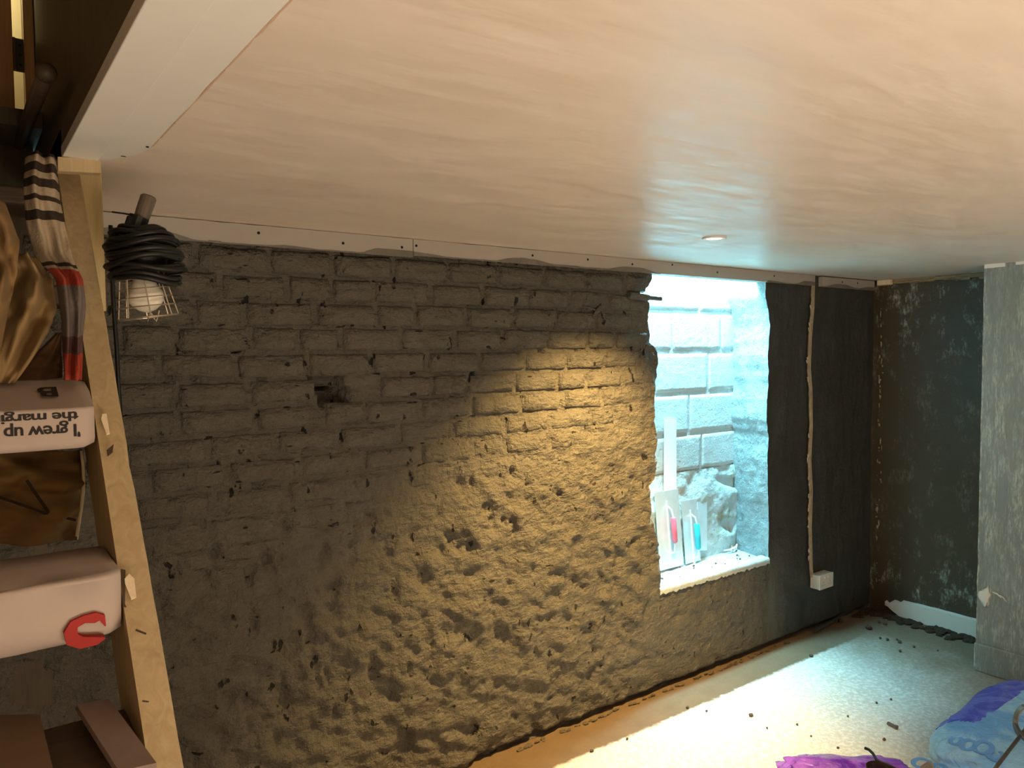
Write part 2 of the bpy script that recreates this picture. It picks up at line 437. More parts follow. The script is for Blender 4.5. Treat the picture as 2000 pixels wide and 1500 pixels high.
def hface(x, z):
    if x > 3.6:
        return 0.012 * fr(x * 5, 3.3, z * 2.2, 4)
    r = 1 - sm(0.9, 1.6, z + 0.25 * N(x * 1.5, 4, z * 1.5) - 0.12 * (x - 1.4))
    h = 0.012 * fr(x * 2.2, 1.1, z * 2.2, 3) + 0.0105 * fr(x * 11, 7.7, z * 14, 4)
    u = x * 0.82 - z * 0.57; v = x * 0.57 + z * 0.82
    h += r * 0.020 * fr(u * 7, 2.2, v * 15, 4)
    h -= 0.010 * sm(0.30, 0.62, N(x * 13, 9, z * 10)) * (0.4 + r)
    smooth = sm(2.72, 2.95, x + (0.62 - z) * 0.35 if z < 0.7 else 0)
    h *= 1 - 0.62 * smooth
    for sx, sz, w, l, d in SLITS:
        if abs(x - sx) < w * 2 and abs(z - sz) < l * 2:
            q = ((x - sx + (z - sz) * 0.2) / w) ** 2 + ((z - sz) / l) ** 2
            h -= d * math.exp(-q * 1.2)
    return h
def hbase(x, z):
    h = hface(x, z)
    if z < .05 and N(x * 2.2, 5, 8) > -.25: h -= .05 * math.exp(-((z - .012 - .012 * N(x * 6, 2, 2)) / .011) ** 2)
    if x < 2.9 and z > 0.2:
        r = 1 - sm(0.85, 1.75, z + 0.22 * N(x * 1.5, 4, z * 1.5) - 0.10 * (x - 1.4))
        fade = 1 - sm(2.45, 2.8, x) * 0.6
        h -= 0.019 * (1 - r) * fade - 0.004 * r
    for a, b, c, d in HOLES:
        if a < x < b and c < z < d: h -= 0.10
    # broken foot of the wall
    if z < 0.035: h -= 0.030 * sm(0.035, 0.0, z) if False else 0.02 * (1 - z / 0.035)
    return h

# ------------------------------------------------------------------ SETTING: floor, ceiling, walls
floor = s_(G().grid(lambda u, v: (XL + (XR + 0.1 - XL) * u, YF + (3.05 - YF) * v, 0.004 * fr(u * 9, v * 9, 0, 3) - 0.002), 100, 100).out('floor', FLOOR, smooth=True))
cg = G()
cg.box((0.343, YF, ZC), (XR + 0.05, YB + 0.03, ZC + 0.06))
cg.box((XL, YF, ZC), (0.343, -0.6, ZC + 0.06))
cg.box((0.20, 1.95, ZC), (0.343, YB + 0.03, ZC + 0.06))
cg.box((0.262, 1.70, ZC), (0.343, 1.95, ZC + 0.06))
ceiling = s_(cg.out('ceiling', CEIL))

wb = G()
def wallgrid(fx0, fx1, z0, z1, nu, nv):
    def fn(u, v):
        z = z0 + (z1(u) - z0) * v if callable(z1) else z0 + (z1 - z0) * v
        x = fx0(z) + (fx1(z) - fx0(z)) * u
        return (x, YB - hbase(x, z), z)
    wb.grid(fn, nu, nv)
wallgrid(lambda z: -0.80, lambda z: 0.3, 0.0, ZC, 60, 120)
wallgrid(lambda z: 0.3, lambda z: xl(min(max(z, 0.5), 2.17)) if z > 0.45 else 2.89, 0.0, ZC, 250, 215)
wallgrid(lambda z: 2.86 if z < 0.45 else xl(max(z, 0.5)) - .02, lambda z: xr(max(z, 0.56)) + .02, 0.0, 0.540, 84, 55)
wall_back = s_(wb.out('wall_back', PAINT, smooth=True))
wr = G()
wr.grid(lambda u, v: (lambda z: (lambda x: (x, YB - hbase(x, z), z))(xr(min(max(z, 0.56), 2.13)) + (XR + 0.04 - xr(min(max(z, 0.56), 2.13))) * u))(v * ZC), 100, 190)
wrr = wr.out('rendered_pier', PAINTR, parent=wall_back, smooth=True)
wt = G(); wt.box((2.80, YB, ZT + 0.005), (3.90, YB + 0.06, ZC + 0.3))
wt.out('lintel', DRYWALL, parent=wall_back)

G().box((XL, YB + .10, 0), (XR + .12, YB + .16, 0.44)).out('leak_backing', PAINTR, wall_back)  # unseen box added to stop outside light leaking through the wall foot
# bricks standing proud of the joints
def make_brick(x0, x1, z0, z1, b, rnd):
    nu, nv = 9, 5
    vs = []; fs = []
    for j in range(nv + 1):
        for i in range(nu + 1):
            edge = i in (0, nu) or j in (0, nv)
            tu = [0, .045, .15, .3, .45, .6, .75, .88, .955, 1][i]; tv = [0, .09, .35, .65, .91, 1][j]
            x = x0 + (x1 - x0) * tu; z = z0 + (z1 - z0) * tv
            x += 0.004 * N(x * 30, b * 99, z * 30); z += 0.005 * N(x * 25, 40 + b * 99, z * 9)
            h = hface(x, z) + b
            arris = i in (1, nu - 1) or j in (1, nv - 1)
            if arris: h -= 0.0035
            if edge: h -= 0.028
            vs.append((x, YB - h, z))
    for j in range(nv):
        for i in range(nu):
            a = j * (nu + 1) + i; fs.append((a, a + 1, a + nu + 2, a + nu + 1))
    o = build('brick', vs, fs, PAINT, wall_back, True, loc=((x0 + x1) / 2, YB, (z0 + z1) / 2))
rb = random.Random(11)
CH = 0.093; row = 0; z = 0.305; nb = 0
while z < 2.15:
    x = 0.02 - rb.uniform(0, 0.2); z1 = min(z + CH - 0.010, 2.165)
    while x < 2.83:
        w = rb.choice([0.245, 0.255, 0.25, 0.165, 0.235])
        lim = xl((z + z1) / 2) - 0.012
        x1 = min(x + w, lim)
        if x1 - x > 0.05:
            gap = any(a < (x + x1) / 2 < b and c < (z + z1) / 2 < d for a, b, c, d in HOLES)
            zl = (z + z1) / 2
            r = 1 - sm(0.85, 1.75, zl - 0.10 * (x - 1.4))
            if not gap and nb < 298:
                zz = z + rb.uniform(-.003, .003)
                make_brick(x + 0.004, x1 - 0.006, zz, zz + (z1 - z) + rb.uniform(-.003, .003), rb.uniform(-0.0035, 0.005) - 0.005 * r - 0.004 * sm(2.4, 2.8, x), rb); nb += 1
        x += w + 0.002
    z += CH; row += 1

# other walls
s_(G().box((XL - 0.1, YF, 0), (XL, 3.1, 3.6)).out('wall_left', OLDW))
G().box((XL, YB + .005, 0), (0.2, YB + .06, 2.42)).out('wall_head', DARKW, wall_back)
s_(G().box((XL, YF - 0.1, 0), (XR, YF, ZC)).out('wall_front', OLDW))
wrt = G(); wrt.grid(lambda u, v: (XR - 0.007 * fr(u * 4, v * 6, 2, 3), YF + (YB + 0.16 - YF) * u, ZC * v), 150, 60)
s_(wrt.out('wall_right', ALC, smooth=True))
cb = G()
def breast(u, v):
    z = ZC * v
    return (XC - 0.003 * fr(u * 6, z * 3, 3, 3), YC + 0.004 * N(1, 2, z * 9) * (u > .99) + (-1.2 - YC) * (1 - u), z)
cb.grid(breast, 100, 60)
cb.grid(lambda u, v: (XC + (XR - XC) * u, YC + 0.004 * N(1, 2, ZC * v * 9) * (u < .01), ZC * v), 12, 60)
cb.grid(lambda u, v: (XC + (XR - XC) * u, -1.2, ZC * v), 4, 4)
chim = s_(cb.out('chimney_breast', BREAST, smooth=False))
# ragged white plaster lip where the breast meets the ceiling
lip = G()
for k in range(14):
    y0 = YC - 0.002 - k * 0.05
    if k == 2: continue
    lip.box((XC - 0.005 - 0.003 * rb.random(), y0 - 0.05, ZC - 0.012 - 0.02 * rb.random()), (XC + 0.01, y0, ZC))
lip.out('plaster_lip', SKIRT, chim)
# base step on the breast
G().box((XC - 0.016, -1.2, 0), (XC, YC + 0.004, 0.155), 0.006).out('plinth', BREAST, chim)
sc = G()
for (a, b, w) in [((1938, 1156), (1956, 1168), .008), ((1952, 1162), (1966, 1176), .006)]:
    p = at(*a, 0, XC - 0.006); q = at(*b, 0, XC - 0.006)
    sc.tube([p, (p + q) / 2 + Vector((0, 0, .006)), q], [w * .3, w * .6, w * .25], 6)
sc.out('scratch_ridge', SKIRT, chim)
pt = G(); v_, f_ = lumpy(at(1919, 1165, 0, XC - 0.001) + Vector((0, -.012, 0)), (0.003, 0.022, 0.05), 1.1, 4, 3); pt.add(v_, f_); pt.out('filler_patch', SKIRT, chim, True)

# skirting board in the alcove, torn at its left end
sk = G(); top = []; bot = []
yy = 1.80
n = 40
for i in range(n + 1):
    y = 1.80 + (2.545 - 1.80) * i / n
    t = 0.122 + 0.006 * N(y * 12, 0, 1) - 0.05 * sm(2.38, 2.56, y) * (0.8 + 1.2 * N(y * 70, 1, 1))
    b = 0.004 + 0.012 * abs(N(y * 20, 3, 1)) + 0.055 * sm(2.42, 2.56, y)
    top.append(t); bot.append(min(b, t - 0.006))
for i in range(n):
    y0 = 1.80 + 0.745 * i / n; y1 = 1.80 + 0.745 * (i + 1) / n
    x0 = XR - 0.030; x1 = XR - 0.004
    sk.add([(x0, y0, bot[i]), (x0, y1, bot[i + 1]), (x0, y1, top[i + 1] - .006), (x0, y0, top[i] - .006), (x1, y0, bot[i]), (x1, y1, bot[i + 1]), (x1, y1, top[i + 1]), (x1, y0, top[i])],
           [(0, 1, 2, 3), (3, 2, 6, 7), (0, 3, 7, 4), (1, 5, 6, 2), (0, 4, 5, 1), (4, 7, 6, 5)])
s_(sk.out('baseboard_right', SKIRT))
# timber lath at the top of the alcove wall
tr = G()
for k in range(16):
    y0 = 1.80 + k * 0.052
    tr.box((XR - 0.028 - 0.004 * rb.random(), y0, ZC - 0.026 - 0.012 * rb.random()), (XR - 0.002, y0 + 0.053, ZC - 0.001))
s_(tr.out('trim_4', mk_wood('brown_lath', (0.13, 0.07, 0.035), (0.42, 0.30, 0.17), stretch=(1, 3, 30))))
s_(G().box((XR - 0.06, 2.53, ZC - 0.035), (XR - 0.02, 2.62, ZC - 0.002), 0.004).out('trim_5', RAW))
# hack-line at the corner between back wall and alcove
hc = G()
for k in range(46):
    z0 = 0.15 + 2.0 * rb.random()
    v_, f_ = lumpy((XR - 0.006 - .006 * rb.random(), YB - 0.045 - 0.03 * rb.random(), z0 + rb.uniform(-.02, .02)), (0.005, 0.005 * rb.random() + .002, 0.022 * rb.uniform(.1, 1)), 1.2, k); hc.add(v_, f_)
o = hc.out('corner_flakes', CHASE, parent=bpy.data.objects['wall_right'], smooth=False); o['kind'] = 'stuff'

# ------------------------------------------------------------------ plasterboard strips under the ceiling
def strip(n, x0, x1, zb, screws, drop=0.0):
    g = G(); m = max(2, int((x1 - x0) / 0.05)); y0 = YB - 0.030; y1 = YB - 0.006
    T = []; Bt = []
    for i in range(m + 1):
        x = x0 + (x1 - x0) * i / m
        T.append(ZC - 0.001 - abs(0.004 * N(x * 9, n, 2)) - drop); Bt.append(zb + 0.003 * N(x * 14, n, 7))
    for i in range(m):
        a = x0 + (x1 - x0) * i / m; b = x0 + (x1 - x0) * (i + 1) / m
        g.add([(a, y0, Bt[i]), (b, y0, Bt[i + 1]), (b, y0, T[i + 1]), (a, y0, T[i]), (a, y1, Bt[i]), (b, y1, Bt[i + 1]), (b, y1, T[i + 1]), (a, y1, T[i])],
              [(0, 1, 2, 3), (0, 4, 5, 1), (3, 2, 6, 7)] + ([(0, 3, 7, 4)] if i == 0 else []) + ([(1, 5, 6, 2)] if i == m - 1 else []))
    st = s_(g.out('trim_%d' % n, DRYWALL))
    # paint smeared up from the wall along the lower edge
    sg = G(); k = int((x1 - x0) / 0.02)
    for i in range(k):
        a = x0 + (x1 - x0) * i / k; b = x0 + (x1 - x0) * (i + 1) / k
        ha = 0.004 + 0.020 * sm(-0.15, 0.35, N(a * 3.2, n * 5, 1)); hb = 0.004 + 0.020 * sm(-0.15, 0.35, N(b * 3.2, n * 5, 1))
        if 2.86 < a < 3.75: continue
        za = Bt[min(m, int(i / k * m))] - 0.002
        sg.add([(a, y0 - .0012, za), (b, y0 - .0012, za), (b, y0 - .0012, za + hb), (a, y0 - .0012, za + ha), (a, y0 + .002, za), (b, y0 + .002, za), (b, y0 + .002, za + hb), (a, y0 + .002, za + ha)],
               [(0, 1, 2, 3), (0, 4, 5, 1), (3, 2, 6, 7), (0, 3, 7, 4), (1, 5, 6, 2)])
    if sg.v: sg.out('paint_smear', SMEAR, st)
    for px, py in screws:
        p = at(px, py, 1, y0); s = G().tube([(p.x, y0 + .004, p.z), (p.x, y0 - .0015, p.z)], [0.0058, 0.0052], 10)
        s.out('screw', SCREW, st, loc=p)
strip(1, 0.36, 1.455, 2.161, [(505, 455), (670, 475), (785, 483)])
strip(2, 1.458, 4.235, 2.168, [(813, 480), (1040, 499), (1148, 507), (1235, 516), (1313, 517), (1401, 532), (1512, 539)])
strip(3, 4.31, 4.93, 2.165, [(1645, 551), (1675, 553)], 0.004)

# ------------------------------------------------------------------ window recess
YW = 2.955
win = bpy.data.objects.new('window_1', None); COL.objects.link(win); win.location = (3.35, YB, ZS); s_(win)
def rev_r(u, v):
    z = ZS - 0.02 + (ZT + 0.45 - ZS) * v
    x = xr(min(max(z, .56), 2.13)) + 0.058 * u
    e = u * (1 - u) * 4
    return (x - (0.010 * fr(u * 3, z * 4, 8, 4) + 0.006 * fr(u * 12, z * 12, 2, 3)) * min(1, u * 8), YB - hbase(xr(min(max(z, .56), 2.13)), z) * (1 - u) + (YW + 0.03 - YB) * u, z)
rv = G().grid(rev_r, 24, 150).out('window_reveal', REV, win, True)
def rev_l(u, v):
    z = ZS - 0.02 + (ZT + 0.45 - ZS) * v; x = xl(min(max(z, .5), 2.16))
    return (x - 0.06 * u + 0.01 * fr(u * 3, z * 4, 4, 3) * min(1, u * 8), YB - hbase(x, z) * (1 - u) + (YW + 0.03 - YB) * u, z)
G().grid(rev_l, 16, 150).out('window_reveal', WMAS, win, True)
G().grid(lambda u, v: (2.76 + 1.2 * u, YB + 0.06 + (YW + 0.04 - YB - 0.06) * v, ZS - 0.012 + 0.007 * fr(u * 14, v * 5, 6, 4)), 70, 18).out('window_sill', WMAS, win, True)
def lipf(u, v):
    x = xl(.56) - 0.01 + (xr(.56) + 0.012 - xl(.56)) * u
    prof = [(0.0, -0.035), (0.0, -0.008), (0.006, 0.0), (0.03, 0.003), (0.062, 0.004), (0.068, -0.001), (0.070, -0.02)]
    k = min(5, int(v * 6)); t = v * 6 - k
    dy = prof[k][0] + (prof[k + 1][0] - prof[k][0]) * t; dz = prof[k][1] + (prof[k + 1][1] - prof[k][1]) * t
    return (x, YB - 0.010 + dy + 0.004 * N(x * 22, dy * 8, 3), ZS + 0.003 + dz + 0.004 * fr(x * 16, dy * 30, 1, 3) + (0.012 * N(x * 40, 1, 1) if v < .05 else 0))
G().grid(lipf, 110, 12).out('sill_lip', WMAS, win, True)
# shaft above the recess, open to the sky
sh = G(); sh.box((2.70, YB + 0.06, ZC + .06), (2.78, YW + .1, 2.75)); sh.box((3.96, YB + .06, ZC + .06), (4.04, YW + .1, 2.75)); sh.box((2.70, YB - .02, ZC + .06), (4.04, YB + 0.06, 2.75))
sh.out('shaft_wall', WMAS, win)
# block wall closing the recess: each block a piece
G().box((2.60, YW + 0.011, 0.3), (4.10, YW + 0.10, 2.9)).out('mortar_bed', WMAS, win)
rk = random.Random(5)
ZJ = [1.06, 1.285, 1.525, 1.77, 2.00, 2.24, 2.47, 2.70]
for r in range(len(ZJ) - 1):
    x = [2.66, 2.55, 2.72, 2.44, 2.64, 2.5, 2.7][r] - 0.0
    step = [0.46, 0.46, 0.46, 0.44, 0.46, .46, .46][r]
    while x < 3.95:
        x1 = x + step - 0.014
        a, b = max(x, 2.66), min(x1, 4.05)
        if b - a > 0.04:
            def bf(u, v, a=a, b=b, r=r):
                u = [0, .012, .05, .2, .35, .5, .65, .8, .95, .988, 1][round(u * 10)]; v = [0, .025, .12, .5, .88, .975, 1][round(v * 6)]
                X = a + (b - a) * u; Z = ZJ[r] + 0.008 + (ZJ[r + 1] - ZJ[r] - 0.016) * v
                e = min(u, 1 - u) < 0.001 or min(v, 1 - v) < 0.001
                return (X + .004 * N(Z * 20, r, 1), YW + 0.004 + (0.016 if e else 0.0) - 0.004 * fr(X * 6, Z * 6, r, 3), Z + .004 * N(X * 16, r, 3))
            G().grid(bf, 10, 6).out('block', WMAS, win, True, loc=((a + b) / 2, YW, ZJ[r] + .11))
        x += step
# rubble foot of the block wall with moss and a hole
def rub(u, v):
    x = 2.70 + 1.26 * u; z = ZS - 0.02 + (1.065 - ZS + .02) * v
    h = 0.014 * fr(x * 7, z * 7, 3, 5) + 0.02 * sm(1.06, 0.85, z)
    for cx, cz, rx, rz, dd in [(3.84, .955, .10, .022, .09), (3.90, .945, .05, .03, .07), (3.80, .70, .045, .03, .08), (3.83, .66, .02, .02, .05), (3.02, .78, .02, .03, .05)]:
        h -= dd * math.exp(-(((x - cx) / rx) ** 2 + ((z - cz - (x - cx) * (-.25)) / rz) ** 2) * 1.3)
    return (x, YW - h, z)
G().grid(rub, 110, 60).out('rubble_masonry', MOSS, win, True)

# ------------------------------------------------------------------ stub pipe and wooden plug in the wall left of the window
a = at(1228, 577, 1, YB - 0.012); b = at(1291, 584, 1, YB - 0.02)
pp = G(); L = (b - a)
pp.tube([a, a + L * .1, a + L * .55, a + L * .6, a + L * .62, b], [.016, .017, .016, .0155, .011, .0105], 14)
o = pp.out('pipe_stub', PAINT, smooth=False, loc=b); tag(o, 'short grey pipe stub poking into the top left corner of the window opening', 'pipe')
o = None
pl = empty('wall_plug', at(1168, 610, 1, YB), 'split wooden plug in ragged hole in the brick wall, near window top', 'plug')
for k, (p, q, r) in enumerate([((1138, 598), (1165, 606), .006), ((1158, 618), (1176, 594), .012), ((1172, 600), (1182, 626), .006), ((1176, 618), (1205, 640), .005)]):
    P = at(*p, 1, YB - 0.014); Q = at(*q, 1, YB - 0.014)
    G().tube([P, (P + Q) / 2 + Vector((0, -.006, 0)), Q], [r * .4, r, r * .35], 7).out('splinter', PAINT, pl)

# ------------------------------------------------------------------ conduit chase and socket
pts = [(1587, 541), (1586, 600), (1581, 660), (1579, 720), (1582, 760), (1583, 830), (1580, 900), (1583, 960), (1581, 1030), (1583, 1112)]
cd = empty('conduit', at(1580, 1108, 1, YB), 'brown cable capping running down the dark wall to the white socket', 'conduit')
P = [at(x, y, 1, YB - 0.018) for x, y in pts]
Pd = []
for p, q in zip(P, P[1:]):
    for k in range(8): Pd.append(p.lerp(q, k / 8))
Pd.append(P[-1]); Pd.append(P[-1] + Vector((0.01, 0, -0.05)))
G().tube([p + Vector((0.004 * N(p.z * 30, 1, 1), 0.004 * N(p.z * 40, 1, 1), 0)) for p in Pd], [0.009 + 0.004 * N(p.z * 14, 1, 4) for p in Pd], 7).out('capping', CHASE, cd)
G().tube([p + Vector((0.016, -0.003, 0)) for p in Pd], 0.0028, 6).out('cable', simple('pale_cable', (0.45, 0.38, 0.28), 0.5), cd)
hf = G()
for k in range(60):
    z0 = rb.uniform(.45, 2.1); p = min(Pd, key=lambda q: abs(q.z - z0))
    v_, f_ = lumpy((p.x + rb.choice([-.013, .012]) + rb.uniform(-.003, .003), YB - 0.016, z0), (0.005, 0.004, rb.uniform(.006, .02)), .8, k); hf.add(v_, f_)
hf.out('chase_filler', simple('white_filler_crumbs', (0.6, 0.5, 0.38), 0.8), cd)['kind'] = 'stuff'

bx0 = at(1580, 1130, 1, YB).x
so = empty('wall_socket', (bx0 + .07, YB, 0.28), 'white plastic double socket box on the dark wall below the cable', 'socket')
yf = YB - 0.075
G().box((bx0, yf + 0.009, 0.285), (bx0 + 0.15, YB - 0.008, 0.372), 0.003).out('back_box', PLASTIC, so)
G().box((bx0 - .001, yf, 0.283), (bx0 + 0.151, yf + 0.009, 0.374), 0.003).out('face_plate', PLASTIC, so)
for k in (0, 1):
    cx = bx0 + 0.04 + 0.07 * k
    for dx, dz, w, h in ((0, .006, .004, .008), (-.011, -.012, .0065, .004), (.011, -.012, .0065, .004)):
        G().box((cx + dx - w / 2, yf - .0008, .322 + dz - h / 2), (cx + dx + w / 2, yf + .001, .322 + dz + h / 2)).out('socket_slot', SLOT, so)
    G().box((cx - .006 + .016 * (1 - 2 * k), yf - .004, .348), (cx + .004 + .016 * (1 - 2 * k), yf + .001, .364), .001).out('switch_rocker', PLASTIC, so)

# ------------------------------------------------------------------ downlight
DL = at(1395, 464, 2, ZC)
dl = empty('downlight', DL, 'round white recessed downlight glowing in the plaster ceiling near the window', 'ceiling light')
def ring(c, r0, r1, z0, z1, n=40):
    g = G(); b = []
    for k in range(n):
        a = 2 * math.pi * k / n; ca, sa = math.cos(a), math.sin(a)
        for (r, z) in ((r1, z1), (r1, z0 + .001), (r1 - .003, z0), (r0, z0), (r0, z1)): g.v.append(Vector((c[0] + r * ca, c[1] + r * sa, z)))
    for k in range(n):
        for j in range(4):
            a = k * 5 + j; b_ = ((k + 1) % n) * 5 + j; g.f.append((a, a + 1, b_ + 1, b_))
    return g
ring(DL, 0.033, 0.047, ZC - 0.006, ZC + 0.001).out('bezel', WHITE, dl, True)
lm = bpy.data.materials.new('lit_lens'); lm.use_nodes = True
pb = lm.node_tree.nodes['Principled BSDF']; pb.inputs['Emission Color'].default_value = (1, 0.80, 0.62, 1); pb.inputs['Emission Strength'].default_value = 6
G().tube([(DL.x, DL.y, ZC - .002), (DL.x, DL.y, ZC - .0045)], [0.032, 0.030], 32).out('lens', lm, dl)
sp = lamp('downlight_bulb', 'SPOT', (DL.x - 0.02, DL.y, ZC - 0.012), 500, (1.0, 0.64, 0.22), (math.radians(22), math.radians(3), 0), spot_size=math.radians(88), spot_blend=0.85, shadow_soft_size=0.03)

# ------------------------------------------------------------------ stairwell edge
wt_ = G(); wt_.box((0.198, -0.6, ZC - 0.006), (0.268, 1.945, ZC + 0.02), 0.002)
e1 = s_(wt_.out('trim_6', WHITE))
g = G(); Zt = ZC - 0.002
poly = [(0.268, -0.6, Zt), (0.345, -0.6, Zt)]
for k in range(24):
    y = -0.5 + k * 0.095
    if y < 1.74: poly.append((0.343 + 0.004 * N(y * 9, 1, 1), y, Zt))
poly += [(0.343, 1.77, Zt), (0.33, 1.84, Zt), (0.29, 1.92, Zt), (0.268, 1.94, Zt)]
g.prism(poly, (0, 0, 0.02)); e2 = s_(g.out('trim_7', WHITE))
fl = G()
for k in range(30):
    y = -0.2 + k * 0.066 + rb.uniform(-.02, .02)
    if y > 1.78: break
    v_, f_ = lumpy((0.3455, y, ZC - 0.0005), (0.0025, rb.uniform(.03, .06), .0012), .5, k, 2); fl.add(v_, f_)
fl.out('skim_edge', simple('rusty_skim_edge', (0.55, 0.38, 0.27), .8), e2)['kind'] = 'stuff'
G().add(*lumpy(at(288, 287, 2, ZC - .003), (.004, .004, .002), .3, 2)).out('nail_head', SCREW, e2)
G().box(tuple(at(241, 306, 2, ZC - .004) - Vector((.005, .001, .0))), tuple(at(241, 306, 2, ZC - .004) + Vector((.005, .001, .001)))).out('scratch', SCREW, e2)
# dark boards lining the stairwell
s_(G().box((0.200, -0.6, ZC + 0.0), (0.23, 2.60, ZC + 0.075), 0.002).out('trim_8', mk_wood('brown_edge_board', (0.065, 0.048, 0.026), (0.095, 0.072, 0.042), stretch=(14, 1.2, 14))))
s_(G().box((0.206, -0.6, ZC + 0.077), (0.24, 3.06, 3.6)).out('wall_stairwell', DARKW))
s_(G().box((XL, 2.42, 2.40), (0.205, 3.1, 2.445)).out('trim_9', DARKW))
s_(G().box((XL, 3.02, 2.445), (0.6, 3.1, 3.6)).out('wall_landing', LANDW))
s_(G().box((XL, -0.6, ZC), (0.2, -0.55, 3.6)).out('wall_stairwell_front', DARKW))
s_(G().box((XL, -0.6, 3.6), (0.6, 3.1, 3.66)).out('ceiling_stairwell', DARKW))
# door at the head of the stairs
XJ0 = at(45, 60, 1, 2.6).x; XJ1 = at(72, 60, 1, 2.6).x; XD = at(23, 60, 1, 2.6).x
fr_ = s_(G().box((XJ0, 2.585, 2.445), (0.2055, 2.63, 3.4), 0.002).out('trim_10', OAKY))
dr = s_(G().box((XD - 0.50, 2.585, 2.447), (XD, 2.625, 3.4), 0.002).out('door_1', OAKY))
hz0 = at(30, 138, 1, 2.6).z; hz1 = at(30, 74, 1, 2.6).z
hg = G().box((XD - .001, 2.60, hz0), (XJ0 + .001, 2.606, hz1)).out('hinge', simple('old_steel_hinge', (.10, .085, .06), .45, .6, var=.5), dr)
G().tube([(XD + .004, 2.598, hz0), (XD + .004, 2.598, hz1)], .004, 8).out('hinge_pin', WIRE, hg)
for t in (.2, .5, .8):
    G().tube([((XD + XJ0) / 2 + .004, 2.600, hz0 + (hz1 - hz0) * t), ((XD + XJ0) / 2 + .004, 2.5985, hz0 + (hz1 - hz0) * t)], .004, 8).out('hinge_screw', SCREW, hg)
# handrail
p0 = at(90, 142, 0, 0.165); p1 = at(36, 285, 0, 0.165)
hr = empty('handrail', p1, 'dark round handrail bar with a knob end along the dark stairwell boards', 'handrail')
G().tube([p0 + (p1 - p0) * -.0, p1 + (p1 - p0) * .15], .016, 12).out('rail', DARKT, hr, True)
v_, f_ = lumpy(p0, (.021, .021, .021), 0.05, 1, 2); G().add(v_, f_).out('rail_knob', DARKW, hr, True)

# ------------------------------------------------------------------ staircase
SY = lambda z: 1.154 + (z - 1.205) / 1.128          # upper edge of the string
st = empty('staircase', (-0.2, 0.1, 0), 'steep open timber staircase with pale string and newspaper wrapped treads', 'stairs')
def string(x0, x1, mat, zt):
    g = G(); m = 60; nrm = Vector((0, 0.748, -0.663)) * 0.17
    def prof(u):
        z = 0.0 + zt * u; y = SY(z) + 0.012 * math.sin(math.pi * u) - (0.0)
        return Vector((0, y, z))
    for i in range(m + 1):
        p = prof(i / m)
        j = 0.0012 * N(p.z * 30, x0, 0)
        ch = 0.007 if abs(p.z - 1.600) < .02 else 0
        q = p + nrm
        if q.z < 0: q = Vector((0, p.y + .22, 0))
        for v in ((x0, p.y, p.z), (x1 - .003 + j - ch, p.y, p.z), (x1 + j - ch * .3, p.y + .0025, p.z - .0025), (x1, q.y, q.z), (x0, q.y, q.z)): g.v.append(Vector(v))
    for i in range(m):
        for k in range(5):
            a = i * 5 + k; b = i * 5 + (k + 1) % 5; g.f.append((a, b, b + 5, a + 5))
    g.f.append((0, 1, 2, 3, 4)); g.f.append(tuple(m * 5 + k for k in (4, 3, 2, 1, 0)))
    return g
sr = string(0.200, 0.246, TIMBER, 2.222).out('string', TIMBER, st)
string(-0.62, -0.575, DARKW, 2.222).out('string', DARKW, st)
G().box((0.240, 2.05, at(213, 608, 1, 2.05).z), (at(199, 330, 1, 2.05).x, 2.085, ZC - 0.002), 0.003).out('hanger_post', mk_wood('yellow_pine_post', (0.50, 0.38, 0.18), (0.64, 0.50, 0.27)), st)
G().prism([at(113, 306, 1, 1.925), at(196, 311, 1, 1.925), at(198, 338, 1, 1.925), at(113, 334, 1, 1.925)], (0, .03, 0)).out('packing_piece', TIMBER, st)
# raw wood chips and knocks on the string
def onstr(px, py, off=-0.0015):
    # point on the upper edge plane of the string
    d = CR * ((px - 1000) / FPX) - CU * ((py - 750) / FPX) + CF
    nrm = Vector((0, -0.748, 0.663)); p0_ = Vector((0, 1.154, 1.205)) + nrm * 0.001
    t = (p0_ - EYE).dot(nrm) / d.dot(nrm); return EYE + d * t
for poly in ([(200, 810), (208, 810), (214, 848), (208, 850), (197, 820)], [(243, 1132), (252, 1122), (262, 1132), (266, 1168), (256, 1172), (244, 1142)]):
    G().prism([onstr(*q) for q in poly], (0, -0.002, 0.002)).out('raw_chip', RAW, sr)
for poly in ([(266, 1229), (286, 1237), (285, 1240), (264, 1232)], [(208, 880), (222, 868), (220, 884), (210, 892)], [(278, 1368), (291, 1370), (290, 1372), (278, 1371)], [(236, 1112), (245, 1114), (244, 1180), (247, 1186), (240, 1186)]):
    G().prism([onstr(*q) for q in poly], (0, -0.001, 0.001)).out('knock_mark', simple('dark_knock', (.07, .045, .025), .8, bump=0), sr)

